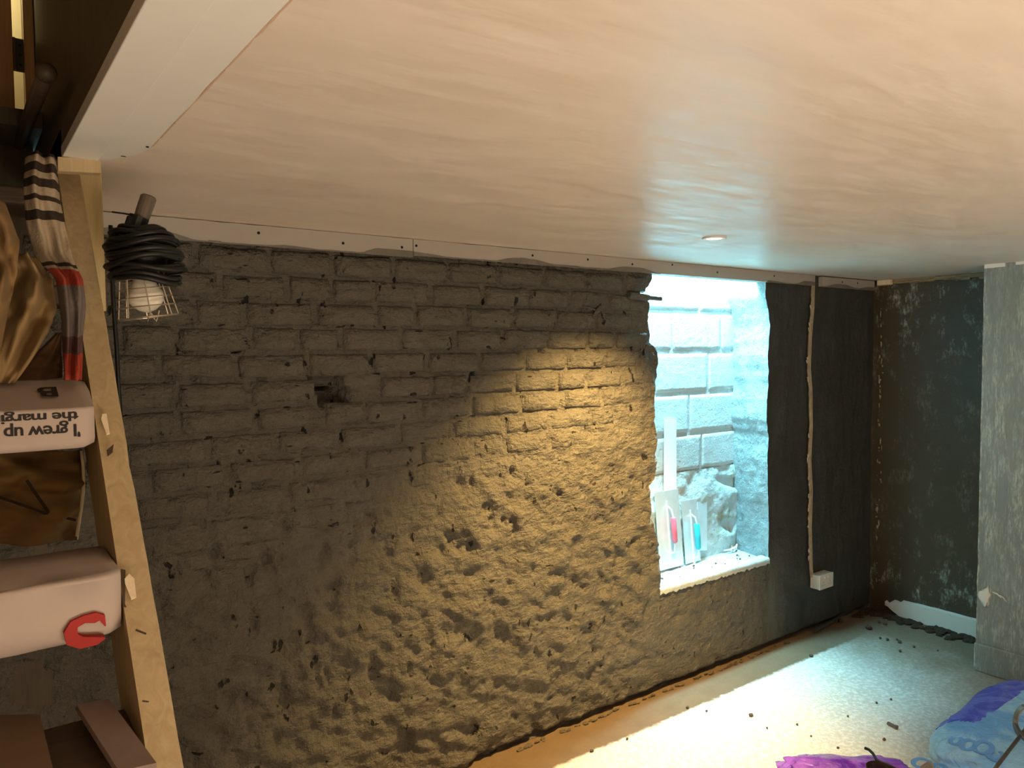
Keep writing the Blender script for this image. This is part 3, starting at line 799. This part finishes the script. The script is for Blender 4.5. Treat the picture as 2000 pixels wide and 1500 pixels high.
def tread(ztop, thick, depth, mat, name, ynose, xr_=0.198, roundr=0.5, wr=0.003, seed=0, rise=0.0):
    g = G(); nu = 44
    prof = []
    r = thick * roundr
    zb = ztop - thick
    for k in range(9):      # rounded lower then upper nosing
        a = -math.pi / 2 + math.pi / 2 * k / 8; prof.append((ynose + r - r * math.cos(a), zb + r + r * math.sin(a)))
    r2 = 0.007
    for k in range(5):
        a = math.pi / 2 * k / 4; prof.append((ynose + r2 - r2 * math.cos(a), ztop - r2 + r2 * math.sin(a)))
    prof += [(ynose + depth * .3, ztop + rise * .6), (ynose + depth * .6, ztop + rise), (ynose + depth, ztop + rise), (ynose + depth, zb), (ynose + r, zb)]
    P = len(prof); X0 = -0.573
    for i in range(nu + 1):
        u = i / nu; x = X0 + (xr_ - X0) * u
        for k, (y, z) in enumerate(prof):
            wv = wr * fr(x * 5, k * .35, seed, 3)
            e = 1 - sm(0.972, 1.0, u) * 0.10
            zz = ztop - (ztop - z) * (e + .04) ; yy = y + (1 - e) * .12 * (1 if y < ynose + .02 else 0)
            g.v.append(Vector((x, yy + wv, zz + wv)))
    for i in range(nu):
        for k in range(P):
            a = i * P + k; b = i * P + (k + 1) % P; g.f.append((a, b, b + P, a + P))
    g.f.append(tuple(range(P))); g.f.append(tuple(nu * P + k for k in range(P - 1, -1, -1)))
    return g.out(name, mat, st, False)
def smoothen(o):
    o.data.polygons.foreach_set('use_smooth', [True] * len(o.data.polygons)); return o
t1 = smoothen(tread(1.701, 0.072, 0.215, PAPER, 'tread', 1.527, 0.194, .25, .0005, 1, .042)); t1['label'] = 'tread wrapped in newspaper with upside down headline'
t2 = smoothen(tread(1.452, 0.106, 0.20, PAPER, 'tread', 1.312, 0.196, .45, .005, 2)); t2['label'] = 'tread wrapped in newspaper with a red letter'
for k, zt in enumerate([1.214, 0.974, 0.734, 0.494, 0.254]):
    tread(zt, 0.045, 0.19, DARKT, 'tread', SY(zt) + 0.0, 0.1985, .2, .0, 3 + k)
tread(1.936, 0.04, 0.20, DARKT, 'tread', SY(1.936) + 0.02, 0.1985, .2, 0, 9)
tread(2.170, 0.04, 0.20, DARKT, 'tread', SY(2.17) + 0.02, 0.1985, .2, 0, 10)

def text(body, size, mat, parent, M4, bold=0.0, shear=0.0, name='lettering', sx=1.0):
    cu = bpy.data.curves.new('t', 'FONT'); cu.body = body; cu.size = size; cu.offset = min(bold, 0.00025); cu.extrude = 0.0004; cu.resolution_u = 3
    cu.space_character = 0.94
    ob = bpy.data.objects.new('t', cu); COL.objects.link(ob)
    bpy.context.view_layer.update()
    me = bpy.data.meshes.new_from_object(ob.evaluated_get(bpy.context.evaluated_depsgraph_get()))
    bpy.data.objects.remove(ob)
    if bold > .0003:
        bm = bmesh.new(); bm.from_mesh(me); bm.from_mesh(me)
        n = len(bm.verts) // 2; bm.verts.ensure_lookup_table()
        for v in bm.verts[n:]: v.co.x += size * .035; v.co.z += .00005
        bm.to_mesh(me); bm.free()
    me.transform(Matrix.Diagonal((sx, 1, 1, 1)))
    me.transform(M4)
    base = org(parent); me.transform(Matrix.Translation(-base))
    me.materials.clear(); me.materials.append(mat)
    return link(bpy.data.objects.new(name, me), parent)
def frame(o, xd, yd):
    xd = Vector(xd).normalized(); yd = Vector(yd).normalized(); zd = xd.cross(yd)
    m = Matrix.Identity(4)
    for i in range(3): m[i][0] = xd[i]; m[i][1] = yd[i]; m[i][2] = zd[i]; m[i][3] = o[i]
    return m
# headline, printed upside down on the nosing; serifs added as bars
ny = 1.5262
p = at(157, 838, 1, ny)
text("'I grew up", 0.034, INK, t1, frame((p.x, ny, 1.6935 - .013), (-1, 0, 0), (0, 0, -1)), 0.0009, sx=.86) if False else None
text("'I grew up", 0.031, INK, t1, frame(at(158, 828, 1, ny), (-1, 0, 0.0), (0, 0, -1)), 0.0006, sx=.98)
text("the margins", 0.023, INK, t1, frame(at(153, 804, 1, ny), (-1, 0, 0.0), (0, 0, -1)), 0.0004, sx=1.38)
text("B", 0.060, INK, t1, frame(Vector((at(118, 760, 1, 1.575).x, 1.600, 1.7345)), (-1, 0.0, 0.0), (0.0, -.064, -.025)), 0.0012)
# red curl of a big printed letter on the lower tread
g = G(); cv = [(206, 1223), (200, 1207), (186, 1207), (165, 1210), (145, 1220), (138, 1236), (142, 1250), (160, 1256), (190, 1252), (206, 1246)]
wd = [.001, .005, .008, .006, .007, .009, .010, .009, .006, .001]
cp = [at(x, y, 1, 1.306) for x, y in cv]
for i, p in enumerate(cp):
    t = (cp[min(i + 1, len(cp) - 1)] - cp[max(i - 1, 0)]).normalized(); nn = Vector((t.z, 0, -t.x)) * wd[i]
    g.v += [p + nn, p - nn, p + nn + Vector((0, .02, 0)), p - nn + Vector((0, .02, 0))]
for i in range(len(cp) - 1):
    a = i * 4; g.f += [(a, a + 1, a + 5, a + 4), (a + 1, a + 3, a + 7, a + 5), (a, a + 4, a + 6, a + 2)]
g.out('red_print', RED, t2)
# grey column of small print, tread below
# hanging strips below the string side
# cloths on the upper treads
def sheet(name, left, right, yd, mat, label, cat, folds=0.02, freq=3, thick=0.006, parent=None, nseg=40, nw=18, seed=0, loc=None):
    """left/right: picture points of the two borders; yd: distance of the cloth as (top, bottom)"""
    g = G()
    def pick(tab, t):
        k = min(len(tab) - 2, int(t * (len(tab) - 1))); f = t * (len(tab) - 1) - k
        return (tab[k][0] + (tab[k + 1][0] - tab[k][0]) * f, tab[k][1] + (tab[k + 1][1] - tab[k][1]) * f)
    def fn(u, v, off=0):
        y = yd[0] + (yd[1] - yd[0]) * v
        a = pick(left, v); b = pick(right, v)
        A = at(a[0], a[1], 1, y); B = at(b[0], b[1], 1, y)
        P_ = A.lerp(B, u)
        bulge = math.sin(math.pi * u) ** .5
        P_.y += -0.03 * bulge + folds * math.sin(u * freq * 2 * math.pi + v * 3 + seed) * (1 - v * .3) * bulge * .5 + folds * .8 * fr(u * 3 + seed, v * 4, seed, 2)
        P_.y += off
        return P_
    n0 = len(g.v); g.grid(lambda u, v: fn(u, v), nw, nseg); g.grid(lambda u, v: fn(u, v, thick), nw, nseg)
    S = nw + 1; T = (nseg + 1) * S
    for j in range(nseg): g.f += [(j * S, (j + 1) * S, (j + 1) * S + T, j * S + T), (j * S + nw, j * S + nw + T, (j + 1) * S + nw + T, (j + 1) * S + nw)]
    for i in range(nw): g.f += [(i, i + T, i + 1 + T, i + 1), (nseg * S + i, nseg * S + i + 1, nseg * S + i + 1 + T, nseg * S + i + T)]
    o = g.out(name, mat, parent, True, loc=loc if loc is not None else at(left[-1][0], left[-1][1], 1, yd[1]))
    if label: tag(o, label, cat)
    return o
sheet('striped_cloth', [(50, 300), (45, 370), (52, 440), (70, 500), (108, 545), (120, 620), (124, 700), (126, 742)], [(110, 310), (118, 385), (128, 450), (140, 500), (163, 545), (168, 600), (163, 660), (160, 742)], (1.70, 1.60), STRIPE,
      'cream cloth with dark stripes and a red band hanging over the upper stair treads', 'cloth', .03, 2, seed=1)
jk = sheet('canvas_jacket', [(-60, 380), (-60, 480), (-60, 560), (-60, 640), (-60, 735)], [(10, 395), (38, 470), (32, 540), (18, 600), (-5, 732)], (1.58, 1.53), BROWNC,
      'brown canvas jacket draped on the upper treads at the left picture edge', 'jacket', .06, 1.3, seed=4)
sheet('dust_sheet', [(20, 500), (30, 540), (10, 600), (-5, 660), (-20, 748)], [(70, 500), (104, 545), (112, 600), (95, 650), (30, 748)], (1.72, 1.63), simple('tan_dust_sheet', (.27, .17, .07), .9, var=.3, scale=8, bump=.004),
      'tan folded dust sheet hanging behind the striped cloth on the stairs', 'cloth', .05, 1.2, seed=7)
G_ = sheet('folded_sacking', [(110, 650), (80, 680), (50, 710), (20, 745)], [(120, 650), (120, 690), (122, 715), (122, 738)], (1.82, 1.81), simple('brown_sacking', (.16, .085, .04), .95, var=.3),
      'dark brown folded sacking on the tread behind the newspaper', 'cloth', .010, 2, seed=3)
# bag under the newspaper tread, lit right border painted as a pale rim
bag = sheet('canvas_bag', [(-80, 880), (-80, 930), (-80, 990), (-80, 1060)], [(160, 878), (164, 930), (160, 990), (150, 1054)], (1.72, 1.66), mk_wood('stained_brown_canvas', (.13, .07, .022), (.22, .13, .045), .9, (1, 1, 1), .002),
      'brown stained canvas bag with its lit edge as a pale painted rim, hanging below the headline tread', 'bag', .05, 1.5, seed=2)
G().tube([at(x, y, 1, 1.685 - .02 * k / 7) for k, (x, y) in enumerate([(159, 880), (162, 905), (163.5, 930), (162.5, 960), (159, 990), (154, 1020), (151, 1040), (149, 1054)])], .0032, 8).out('lit_rim', LITRIM, bag, True)
for L_ in ([(-20, 965), (40, 985), (90, 1003), (148, 1016)], [(52, 938), (75, 972), (95, 1000), (110, 1025)]):
    G().tube([at(x, y, 1, 1.63) for x, y in L_], .0028, 6).out('strap', simple('dark_strap', (.03, .018, .01), .8, bump=0), bag)
# cardboard and off-cut on the lower tread
c0 = at(-90, 1405, 2, 1.225); c1 = at(78, 1402, 2, 1.225); c2 = at(104, 1510, 2, 1.225); c3 = at(-60, 1530, 2, 1.225)
tag(G().prism([c0, c1, c2, c3], (0, 0, .006)).out('cardboard_sheet', simple('dull_cardboard', (.16, .10, .06), .9), loc=c1), 'dull brown cardboard sheet lying on the lowest visible stair tread', 'cardboard')
a0 = at(182, 1385, 2, 1.235); a1 = at(270, 1515, 2, 1.235); w = Vector((.022, -.004, 0))
tag(G().prism([a0 - w, a0 + w, a1 + w, a1 - w], (0, 0, .012)).out('timber_offcut', simple('pinkish_offcut', (.24, .17, .14), .8), loc=a1), 'thin timber off-cut lying slantwise beside the pale stair string', 'wood')

# ------------------------------------------------------------------ caged work lamp hanging by the post
YL = 1.80
wl = empty('work_lamp', at(290, 550, 1, YL), 'caged inspection lamp with white bulb and black cable coiled round it', 'lamp')
la = lambda x, y, dy=0.0: at(x, y, 1, YL + dy)
G().tube([la(291, 383), la(290, 386), la(281, 412), la(272, 440)], [.0135, .0165, .016, .015], 16).out('handle', HANDLE, wl)
G().tube([la(272, 424, -.004), la(262, 450, -.002), la(266, 470)], [.020, .019, .024], 12).out('handle_grip', BLACK, wl)
G().tube([la(256, 424, -.01), la(250, 446, -.01), la(262, 458, -.01)], [.008, .010, .006], 8).out('cable_entry', BLACK, wl)
G().prism([la(290, 443, -.02), la(313, 440, -.02), (la(314, 443, -.02)), la(303, 451, -.02), la(291, 451, -.02)], (0, .004, 0)).out('clip', HANDLE, wl)
G().tube([at(219, 414, 1, YL + .02), at(242, 417, 1, YL + .0), at(262, 421, 1, YL - .01)], .0018, 6).out('hook', SCREW, wl)
cc = la(280, 500); up = (la(268, 440) - la(286, 560)).normalized()
ex = Vector((CR.x, CR.y, 0)).normalized(); ey = Vector((-ex.y, ex.x, 0))
rc = random.Random(2)
loops = [(-.052, .064, -6), (-.042, .066, -5), (-.033, .073, 9), (-.026, .077, -3), (-.014, .080, 12), (-.006, .076, 2), (.004, .078, 6), (.012, .074, -6), (.020, .077, 10), (.028, .070, 0), (.036, .066, 8), (.044, .058, -6), (.050, .050, 4), (.058, .040, 0), (.0, .068, 0), (.02, .064, 3), (-.03, .064, 0)]
for k, (h, r, tl) in enumerate(loops):
    pts = []; ph = rc.uniform(0, 6)
    for i in range(37):
        a = 2 * math.pi * i / 36
        rr = r * (1 + .05 * math.sin(2 * a + ph) + .03 * math.sin(3 * a))
        p = cc + up * (h + math.tan(math.radians(tl)) * rr * math.cos(a) + .003 * math.sin(3 * a + ph)) + ex * rr * math.cos(a) + ey * rr * .8 * math.sin(a)
        pts.append(p)
    G().tube(pts, .0058, 8, False).out('cable_loop', BLACK, wl, True)
v_, f_ = lumpy(cc - up * 0.0, (.05, .042, .05), .1, 3, 2); G().add(v_, f_).out('cable_core', BLACK, wl, True)
# bulb, revolved
bc = la(288, 583); ax = Vector((.10 * ex.x, .10 * ex.y, -1)).normalized()
s0 = la(278, 540); s1 = la(290, 611); ax = (s1 - s0).normalized(); Lb = (s1 - s0).length
prof = [(-.12, .017), (0, .019), (.12, .022), (.28, .029), (.42, .0345), (.56, .037), (.70, .0345), (.83, .027), (.93, .0165), (1.0, .001)]
G().tube([s0 + ax * (Lb * t) for t, r in prof], [r for t, r in prof], 24).out('bulb', BULB, wl, True)
# cage
def cr(t, r, n=28):
    c = s0 + ax * (Lb * t)
    u1 = ax.orthogonal().normalized(); u1 = (ex - ax * ex.dot(ax)).normalized(); u2 = ax.cross(u1)
    return [c + u1 * r * math.cos(2 * math.pi * i / n) + u2 * r * math.sin(2 * math.pi * i / n) for i in range(n + 1)]
RR = lambda t: .044 + .014 * t
for t in (0.08, .34, .58, .82): G().tube(cr(t, RR(t)), .0012, 5, False).out('cage_ring', WIRE, wl)
G().tube(cr(1.12, RR(1.12)), .002, 6, False).out('cage_ring', WIRE, wl)
for k in range(8):
    a = 2 * math.pi * (k + .35) / 8
    pts = []
    for t in (-.15, .3, .7, 1.14):
        c = s0 + ax * (Lb * t); u1 = (ex - ax * ex.dot(ax)).normalized(); u2 = ax.cross(u1)
        pts.append(c + (u1 * math.cos(a) + u2 * math.sin(a)) * RR(t))
    G().tube(pts, .0014, 5).out('cage_wire', WIRE, wl)
G().tube([la(x, y, -.03) for x, y in [(288, 628), (291, 614), (296, 612), (300, 620), (305, 628), (309, 616), (311, 606)]], .0016, 5).out('cage_latch', WIRE, wl)
# supply cable down behind the string
tag(G().tube([at(x, y, 1, 2.05 + .0 * k) for k, (x, y) in enumerate([(216, 440), (218, 520), (222, 600), (228, 680), (232, 760), (238, 850), (246, 920), (262, 1010), (270, 1100), (290, 1250), (320, 1420), (335, 1520)])], .005, 8).out('supply_cable', BLACK, None, True, loc=at(335, 1520, 1, 2.05)),
    'black cable hanging down behind the pale stair string', 'cable')

# ------------------------------------------------------------------ window sill things
def trowel(px_l, px_r, py_t, py_b, grip_mat, label, gpx, gy0, gy1, lean=.045, tong=True):
    yb = YW - 0.075
    base = at((px_l + px_r) / 2, py_b, 1, yb)
    zb = ZS - 0.002
    A = at(px_l, py_b, 1, yb); B = at(px_r, py_b, 1, yb); Ht = at(px_l, py_t, 1, yb + lean).z - A.z
    r = empty('plastering_trowel', (base.x, yb, zb), label, 'trowel', 'plastering trowels standing on the window sill')
    H = Ht + A.z - zb - 0.004
    X0, X1 = A.x, B.x
    T = lambda u, w_, d: Vector((X0 + (X1 - X0) * u + w_ * 0.0, yb + lean * w_ - d, zb + .003 + H * w_))
    G().add([T(0, 0, 0), T(1, 0, 0), T(1, 1, 0), T(0, 1, 0), T(0, 0, .0025), T(1, 0, .0025), T(1, 1, .0025), T(0, 1, .0025)], [(0, 1, 2, 3), (4, 7, 6, 5), (0, 4, 5, 1), (1, 5, 6, 2), (2, 6, 7, 3), (3, 7, 4, 0)]).out('blade', STEEL, r)
    gu = (gpx - px_l) / (px_r - px_l)
    f0 = (py_b - gy1) / (py_b - py_t); f1 = (py_b - gy0) / (py_b - py_t)
    G().tube([T(gu, f0 - .27, .004), T(gu, f1 + .20, .004)], .006, 8).out('spine', STEEL, r)
    G().tube([T(gu, f0 - .16, .006), T(gu, f0 - .13, .035), T(gu, f0 - .01, .043)], .005, 8).out('tang', STEEL, r)
    G().tube([T(gu, f0, .043), T(gu, f0 + .02, .043), T(gu, (f0 + f1) / 2, .043), T(gu, f1 - .01, .043), T(gu, f1, .043)], [.011, .0155, .0165, .0155, .013], 14).out('grip', grip_mat, r, True)
    G().tube([T(gu, f1, .043), T(gu, f1 + .09, .036), T(gu, f1 + .13, .006)], .005, 8).out('tang', STEEL, r)
    return r
trowel(1289, 1335, 960, 1078, PINK, 'steel plastering trowel with a pink handle, standing left on the window sill', 1311, 999, 1037)
trowel(1339, 1368, 977, 1076, CYAN, 'steel plastering trowel with a turquoise handle, second from left on the sill', 1355, 1013, 1053, .035)
bp = at(1369, 1075, 1, YW - .052)
tag(G().prism([at(1362, 1075, 1, YW - .055) * 1.0, at(1381, 1075, 1, YW - .055), at(1381, 980, 1, YW - .02), at(1362, 980, 1, YW - .02)], (0, .003, 0)).out('trowel_blade', STEEL, loc=(bp.x, bp.y, ZS)), 'bare steel blade leaning behind the turquoise trowel on the sill', 'blade')
q0 = at(1299, 1062, 1, YW - .034); q1 = at(1322, 1062, 1, YW - .034); q2 = at(1321, 820, 1, YW - .012); q3 = at(1300, 820, 1, YW - .012)
q0.z = q1.z = ZS
tag(G().prism([q0, q1, q2, q3], (0, .012, 0)).out('batten', BATTEN, loc=((q0.x + q1.x) / 2, q0.y, ZS)), 'long white batten leaning against the block wall behind the pink trowel', 'batten')
for k, (px, py, l, an, mt, lab) in enumerate([(1400, 1062, .07, .6, RAW, 'pale wood splinter lying right of the trowels on the sill'), (1412, 1070, .10, -.5, BATTEN, 'white broken stick on the sill near the right reveal'), (1392, 1063, .05, 1.1, TAPE, 'brown shard against the rubble on the sill')]):
    p = at(px, py, 2, ZS + .006); d = Vector((math.cos(an), math.sin(an) * .6, 0)) * l / 2
    p.y = min(p.y, YW - .05)
    tag(G().tube([p - d, p, p + d + Vector((0, 0, .02))], [.004, .008, .004], 6).out('splinter', mt, loc=p), lab, 'debris')
rs = random.Random(8)
for k in range(16):
    x = rs.uniform(2.95, 3.8); y = rs.uniform(YB + .08, YW - .06); r = rs.uniform(.003, .007)
    v_, f_ = lumpy((x, y, ZS - .010 + r * .8), (r * 1.3, r, r), .5, k)
    tag(build('sill_crumb', v_, f_, STONE, None, False, loc=(x, y, ZS - .01)), 'small dark crumb of mortar scattered on the white window sill', 'crumb', 'crumbs on the window sill')

# ------------------------------------------------------------------ floor debris
i = 0
for px, py, r in [(1584, 1281, .013), (1717, 1216, .011), (1728, 1219, .013), (1697, 1228, .020), (1733, 1249, .011), (1719, 1246, .008), (1752, 1249, .009), (1757, 1254, .012), (1785, 1263, .008), (1758, 1271, .008), (1832, 1270, .006), (1467, 1397, .010), (1740, 1365, .006), (1712, 1372, .006), (1557, 1414, .006), (1498, 1421, .005), (1380, 1388, .006), (1343, 1381, .008), (1156, 1467, .009), (1225, 1442, .006), (1637, 1460, .006), (1584, 1437, .005), (1727, 1444, .008), (1656, 1398, .005)]:
    p = at(px, py, 2, 0.004); v_, f_ = lumpy((p.x, p.y, r * .6), (r * 1.2, r, r * .8), .5, i); i += 1
    dark = px > 1690 and py < 1280
    tag(build('floor_crumb', v_, f_, STONE, None, False, loc=(p.x, p.y, 0)), 'dark earth crumb on the brown floor of the alcove corner' if dark else 'small loose grit crumb on the pale concrete floor', 'crumb', 'crumbs in the alcove corner' if dark else 'grit on the pale floor')
a = at(1734, 1412, 2, .008); b = at(1752, 1421, 2, .008)
tag(G().tube([a, a.lerp(b, .7), b], [.008, .007, .011], 7).out('metal_bit', IRON, loc=a), 'short dark rod lying on the bright floor near the blue bag', 'debris')
# strip of earth along the alcove wall
eg = G(); re_ = random.Random(4)
for k in range(170):
    t = re_.random(); y = 1.80 + .86 * t; x = XR - .035 - abs(re_.gauss(0, .045)); r = re_.uniform(.008, .022)
    v_, f_ = lumpy((x, y, r * .3), (r * 1.4, r * 1.5, r * .8), .6, k); eg.add(v_, f_)
for k in range(60):
    x = re_.uniform(4.72, 4.93); y = YB - .02 - abs(re_.gauss(0, .02)); r = re_.uniform(.006, .014)
    v_, f_ = lumpy((x, y, r * .3), (r * 1.4, r, r * .8), .6, k); eg.add(v_, f_)
tag(eg.out('earth_strip', SOIL, loc=(XR - .1, 2.2, 0)), 'dark earth and rubble heaped along the foot of the alcove wall', 'earth', kind='stuff')
# loose mortar lip along the foot of the brick wall
mg = G()
for k in range(110):
    x = re_.uniform(1.5, 4.2); r = re_.uniform(.003, .011)
    if N(x * 2.5, 0, 3) < -.12 or x > 4.0: continue
    v_, f_ = lumpy((x, YB - .010 - re_.uniform(0, .022), r * .4), (r * 1.8, r * .8, r * .7), .9, k); mg.add(v_, f_)
tag(mg.out('mortar_crumbs', simple('mortar_crumbs', (.10, .08, .055), .9, var=.4, scale=60), loc=(2.8, YB, 0)), 'loose mortar crumbs fallen along the foot of the grey brick wall', 'rubble', kind='stuff')
a = at(1590, 1232, 2, .018); b = at(1636, 1208, 2, .018)
tag(G().tube([a, b], .013, 10).out('pipe_offcut', PAINTR, loc=a), 'grey pipe off-cut lying at the wall foot below the socket', 'pipe')
a = at(1633, 1205, 2, .012); b = at(1643, 1214, 2, .012)
tag(G().tube([a, b], .012, 8).out('pipe_collar', PAINTR, loc=b), 'short grey pipe collar at the end of the pipe off-cut', 'pipe')

# ------------------------------------------------------------------ bags
def sack(name, c, size, rot, mats, seed, amp, nu=130, nv=64, band=None, n1=.55):
    vs = []; fs = []; mi = []
    R_ = Matrix.Rotation(rot, 3, 'Z')
    for j in range(nv + 1):
        ph = -math.pi / 2 + math.pi * j / nv
        for i in range(nu):
            th = 2 * math.pi * i / nu
            f = lambda a, e: math.copysign(abs(a) ** e, a)
            x = f(math.cos(ph), .7) * f(math.cos(th), n1); y = f(math.cos(ph), .7) * f(math.sin(th), n1); z = f(math.sin(ph), .8)
            d = 1 + amp * fr(x * 2.4 + seed, y * 2.4, z * 2.2, 4) + amp * .5 * abs(noise.noise(Vector((x * 7, y * 7 + seed, z * 4))))
            p = R_ @ Vector((x * size[0] / 2 * d, y * size[1] / 2 * d, 0))
            zz = size[2] / 2 * (1 + z * (1 + amp * 1.4 * noise.noise(Vector((x * 3, y * 3, seed)))))
            vs.append((c[0] + p.x, c[1] + p.y, max(.003, zz)))
    for j in range(nv):
        for i in range(nu):
            a = j * nu + i; b = j * nu + (i + 1) % nu; fs.append((a, b, b + nu, a + nu))
            x = math.cos(2 * math.pi * (i + .5) / nu)
            mi.append(1 if band and band(x, math.sin(2 * math.pi * (i + .5) / nu), math.cos(-math.pi / 2 + math.pi * (j + .5) / nv)) else 0)
    o = build(name, vs, fs, mats, None, True, loc=(c[0], c[1], 0))
    if len(o.data.polygons) == len(mi): o.data.polygons.foreach_set('material_index', mi)
    return o
big = sack('plaster_bag', (3.70, 1.20), (1.13, .66, .20), .06, [BLUEF, VIOLET], 3, .06, band=lambda x, y, k: x * k > -.25 and y * k > .30 + .25 * max(0, .35 - x * k))
tag(big, 'large pale blue plastic bag with violet end lying on the floor, right edge', 'bag')
pur = sack('film_bag', (2.77, 1.50), (.56, .48, .12), -.76, [PURPLE], 8, .17, 90, 44)
tag(pur, 'crumpled glossy purple plastic bag on the floor at the bottom edge', 'bag')
for k, (px, py, s) in enumerate([(1868, 1432, .05), (1892, 1441, .06), (1921, 1448, .075), (1945, 1462, .06), (1800, 1484, .07), (1835, 1492, .05)]):
    p = at(px, py, 2, .205)
    pts = [(p + Vector((math.cos(a) * s * .55, math.sin(a) * s * .38, 0))) for a in [2 * math.pi * q / 20 for q in range(3 if k in (0, 3) else 0, 21)]]
    for q in pts: q.z = .0
    # drop the printed ring onto the top of the bag
    bvh = None
    inv = Vector(big.location)
    q2 = []
    for q in pts:
        ok, loc, nr, idx = big.ray_cast(Vector((q.x, q.y, 1)) - inv, Vector((0, 0, -1)))
        q2.append(Vector((q.x, q.y, (loc.z if ok else .19) + .001)))
    gg = G()
    for i_, q in enumerate(q2):
        t = (q2[min(i_ + 1, len(q2) - 1)] - q2[max(i_ - 1, 0)]).normalized(); nn = Vector((-t.y, t.x, 0)).normalized() * .009
        gg.v += [q + nn, q - nn, q + nn + Vector((0, 0, .0012)), q - nn + Vector((0, 0, .0012))]
    for i_ in range(len(q2) - 1):
        a_ = i_ * 4; gg.f += [(a_ + 2, a_ + 3, a_ + 7, a_ + 6), (a_, a_ + 2, a_ + 6, a_ + 4), (a_ + 1, a_ + 5, a_ + 7, a_ + 3), (a_, a_ + 4, a_ + 5, a_ + 1)]
    gg.out('printed_letter', PRINT, big)
# mixing paddle on the bag
zp = .245
A = at(1935, 1512, 2, zp); B = at(2003, 1424, 2, zp)
mp = empty('mixing_paddle', A, 'worn metal mixing paddle with ring head resting on the blue bag', 'paddle')
D = (B - A).normalized()
G().tube([A - D * .25, B + D * .10], .007, 10).out('shaft', IRON, mp, True)
C = at(2003, 1415, 2, zp + .03)
ring_pts = []
for i_ in range(33):
    a = 2 * math.pi * i_ / 32; ring_pts.append(at(2004, 1412, 2, zp + .03) + CR * .034 * 1.0 * math.cos(a) * 2.2 * .55 + Vector((0, 0, 1)) * .075 * math.sin(a) * .9)
g = G()
vd = Vector((CF.x, CF.y, 0)).normalized()
for p in ring_pts: g.v += [p - vd * .012, p + vd * .012, p * 1.0 + (p - C).normalized() * .005 + vd * .012, p * 1.0 + (p - C).normalized() * .005 - vd * .012]
for i_ in range(32):
    a = i_ * 4
    for k in range(4): g.f.append((a + k, a + (k + 1) % 4, a + 4 + (k + 1) % 4, a + 4 + k))
g.out('ring_head', IRON, mp)
pts = [at(x, y, 2, zp + .03) for x, y in [(1984, 1394), (1982, 1408), (1990, 1425), (2003, 1440), (2015, 1448)]]
g = G()
for i_, p in enumerate(pts): g.v += [p + CR * .006, p - CR * .006, p - CR * .004 + Vector((0, 0, -.006)), p + CR * .008 + Vector((0, 0, -.006))]
for i_ in range(4):
    for k in range(4): a = i_ * 4; g.f.append((a + k, a + (k + 1) % 4, a + 4 + (k + 1) % 4, a + 4 + k))
g.out('mixing_blade', IRON, mp)
# cord and tape roll on the purple bag
zt = .125
tag(G().tube([at(x, y, 2, zt + .02) for x, y in [(1689, 1461), (1697, 1464), (1705, 1472), (1712, 1484), (1722, 1490), (1735, 1494), (1750, 1503)]], .006, 8).out('black_cord', BLACK, None, True, loc=at(1689, 1461, 2, zt)), 'black cord end curling over the purple bag', 'cord')
tc = at(1716, 1504, 2, zt + .02)
tr_ = ring(tc, .030, .045, tc.z - .012, tc.z + .012).out('tape_roll', simple('dark_tape', (.07, .05, .035), .4), None, True, loc=tc)
tag(tr_, 'dark round roll of tape lying on the purple bag at the bottom edge', 'tape')
cr_ = at(1812, 1495, 2, .2)
g = G()
for k, (x, y) in enumerate([(1797, 1499), (1812, 1489), (1818, 1492), (1825, 1497), (1822, 1506), (1800, 1508)]): g.v.append(at(x, y, 2, .205 + .006 * (k % 2)))
g = G().prism(g.v, (0, 0, .004))
tag(g.out('torn_paper', TAPE, loc=cr_), 'torn brown scrap lying on the lower edge of the blue bag', 'scrap')
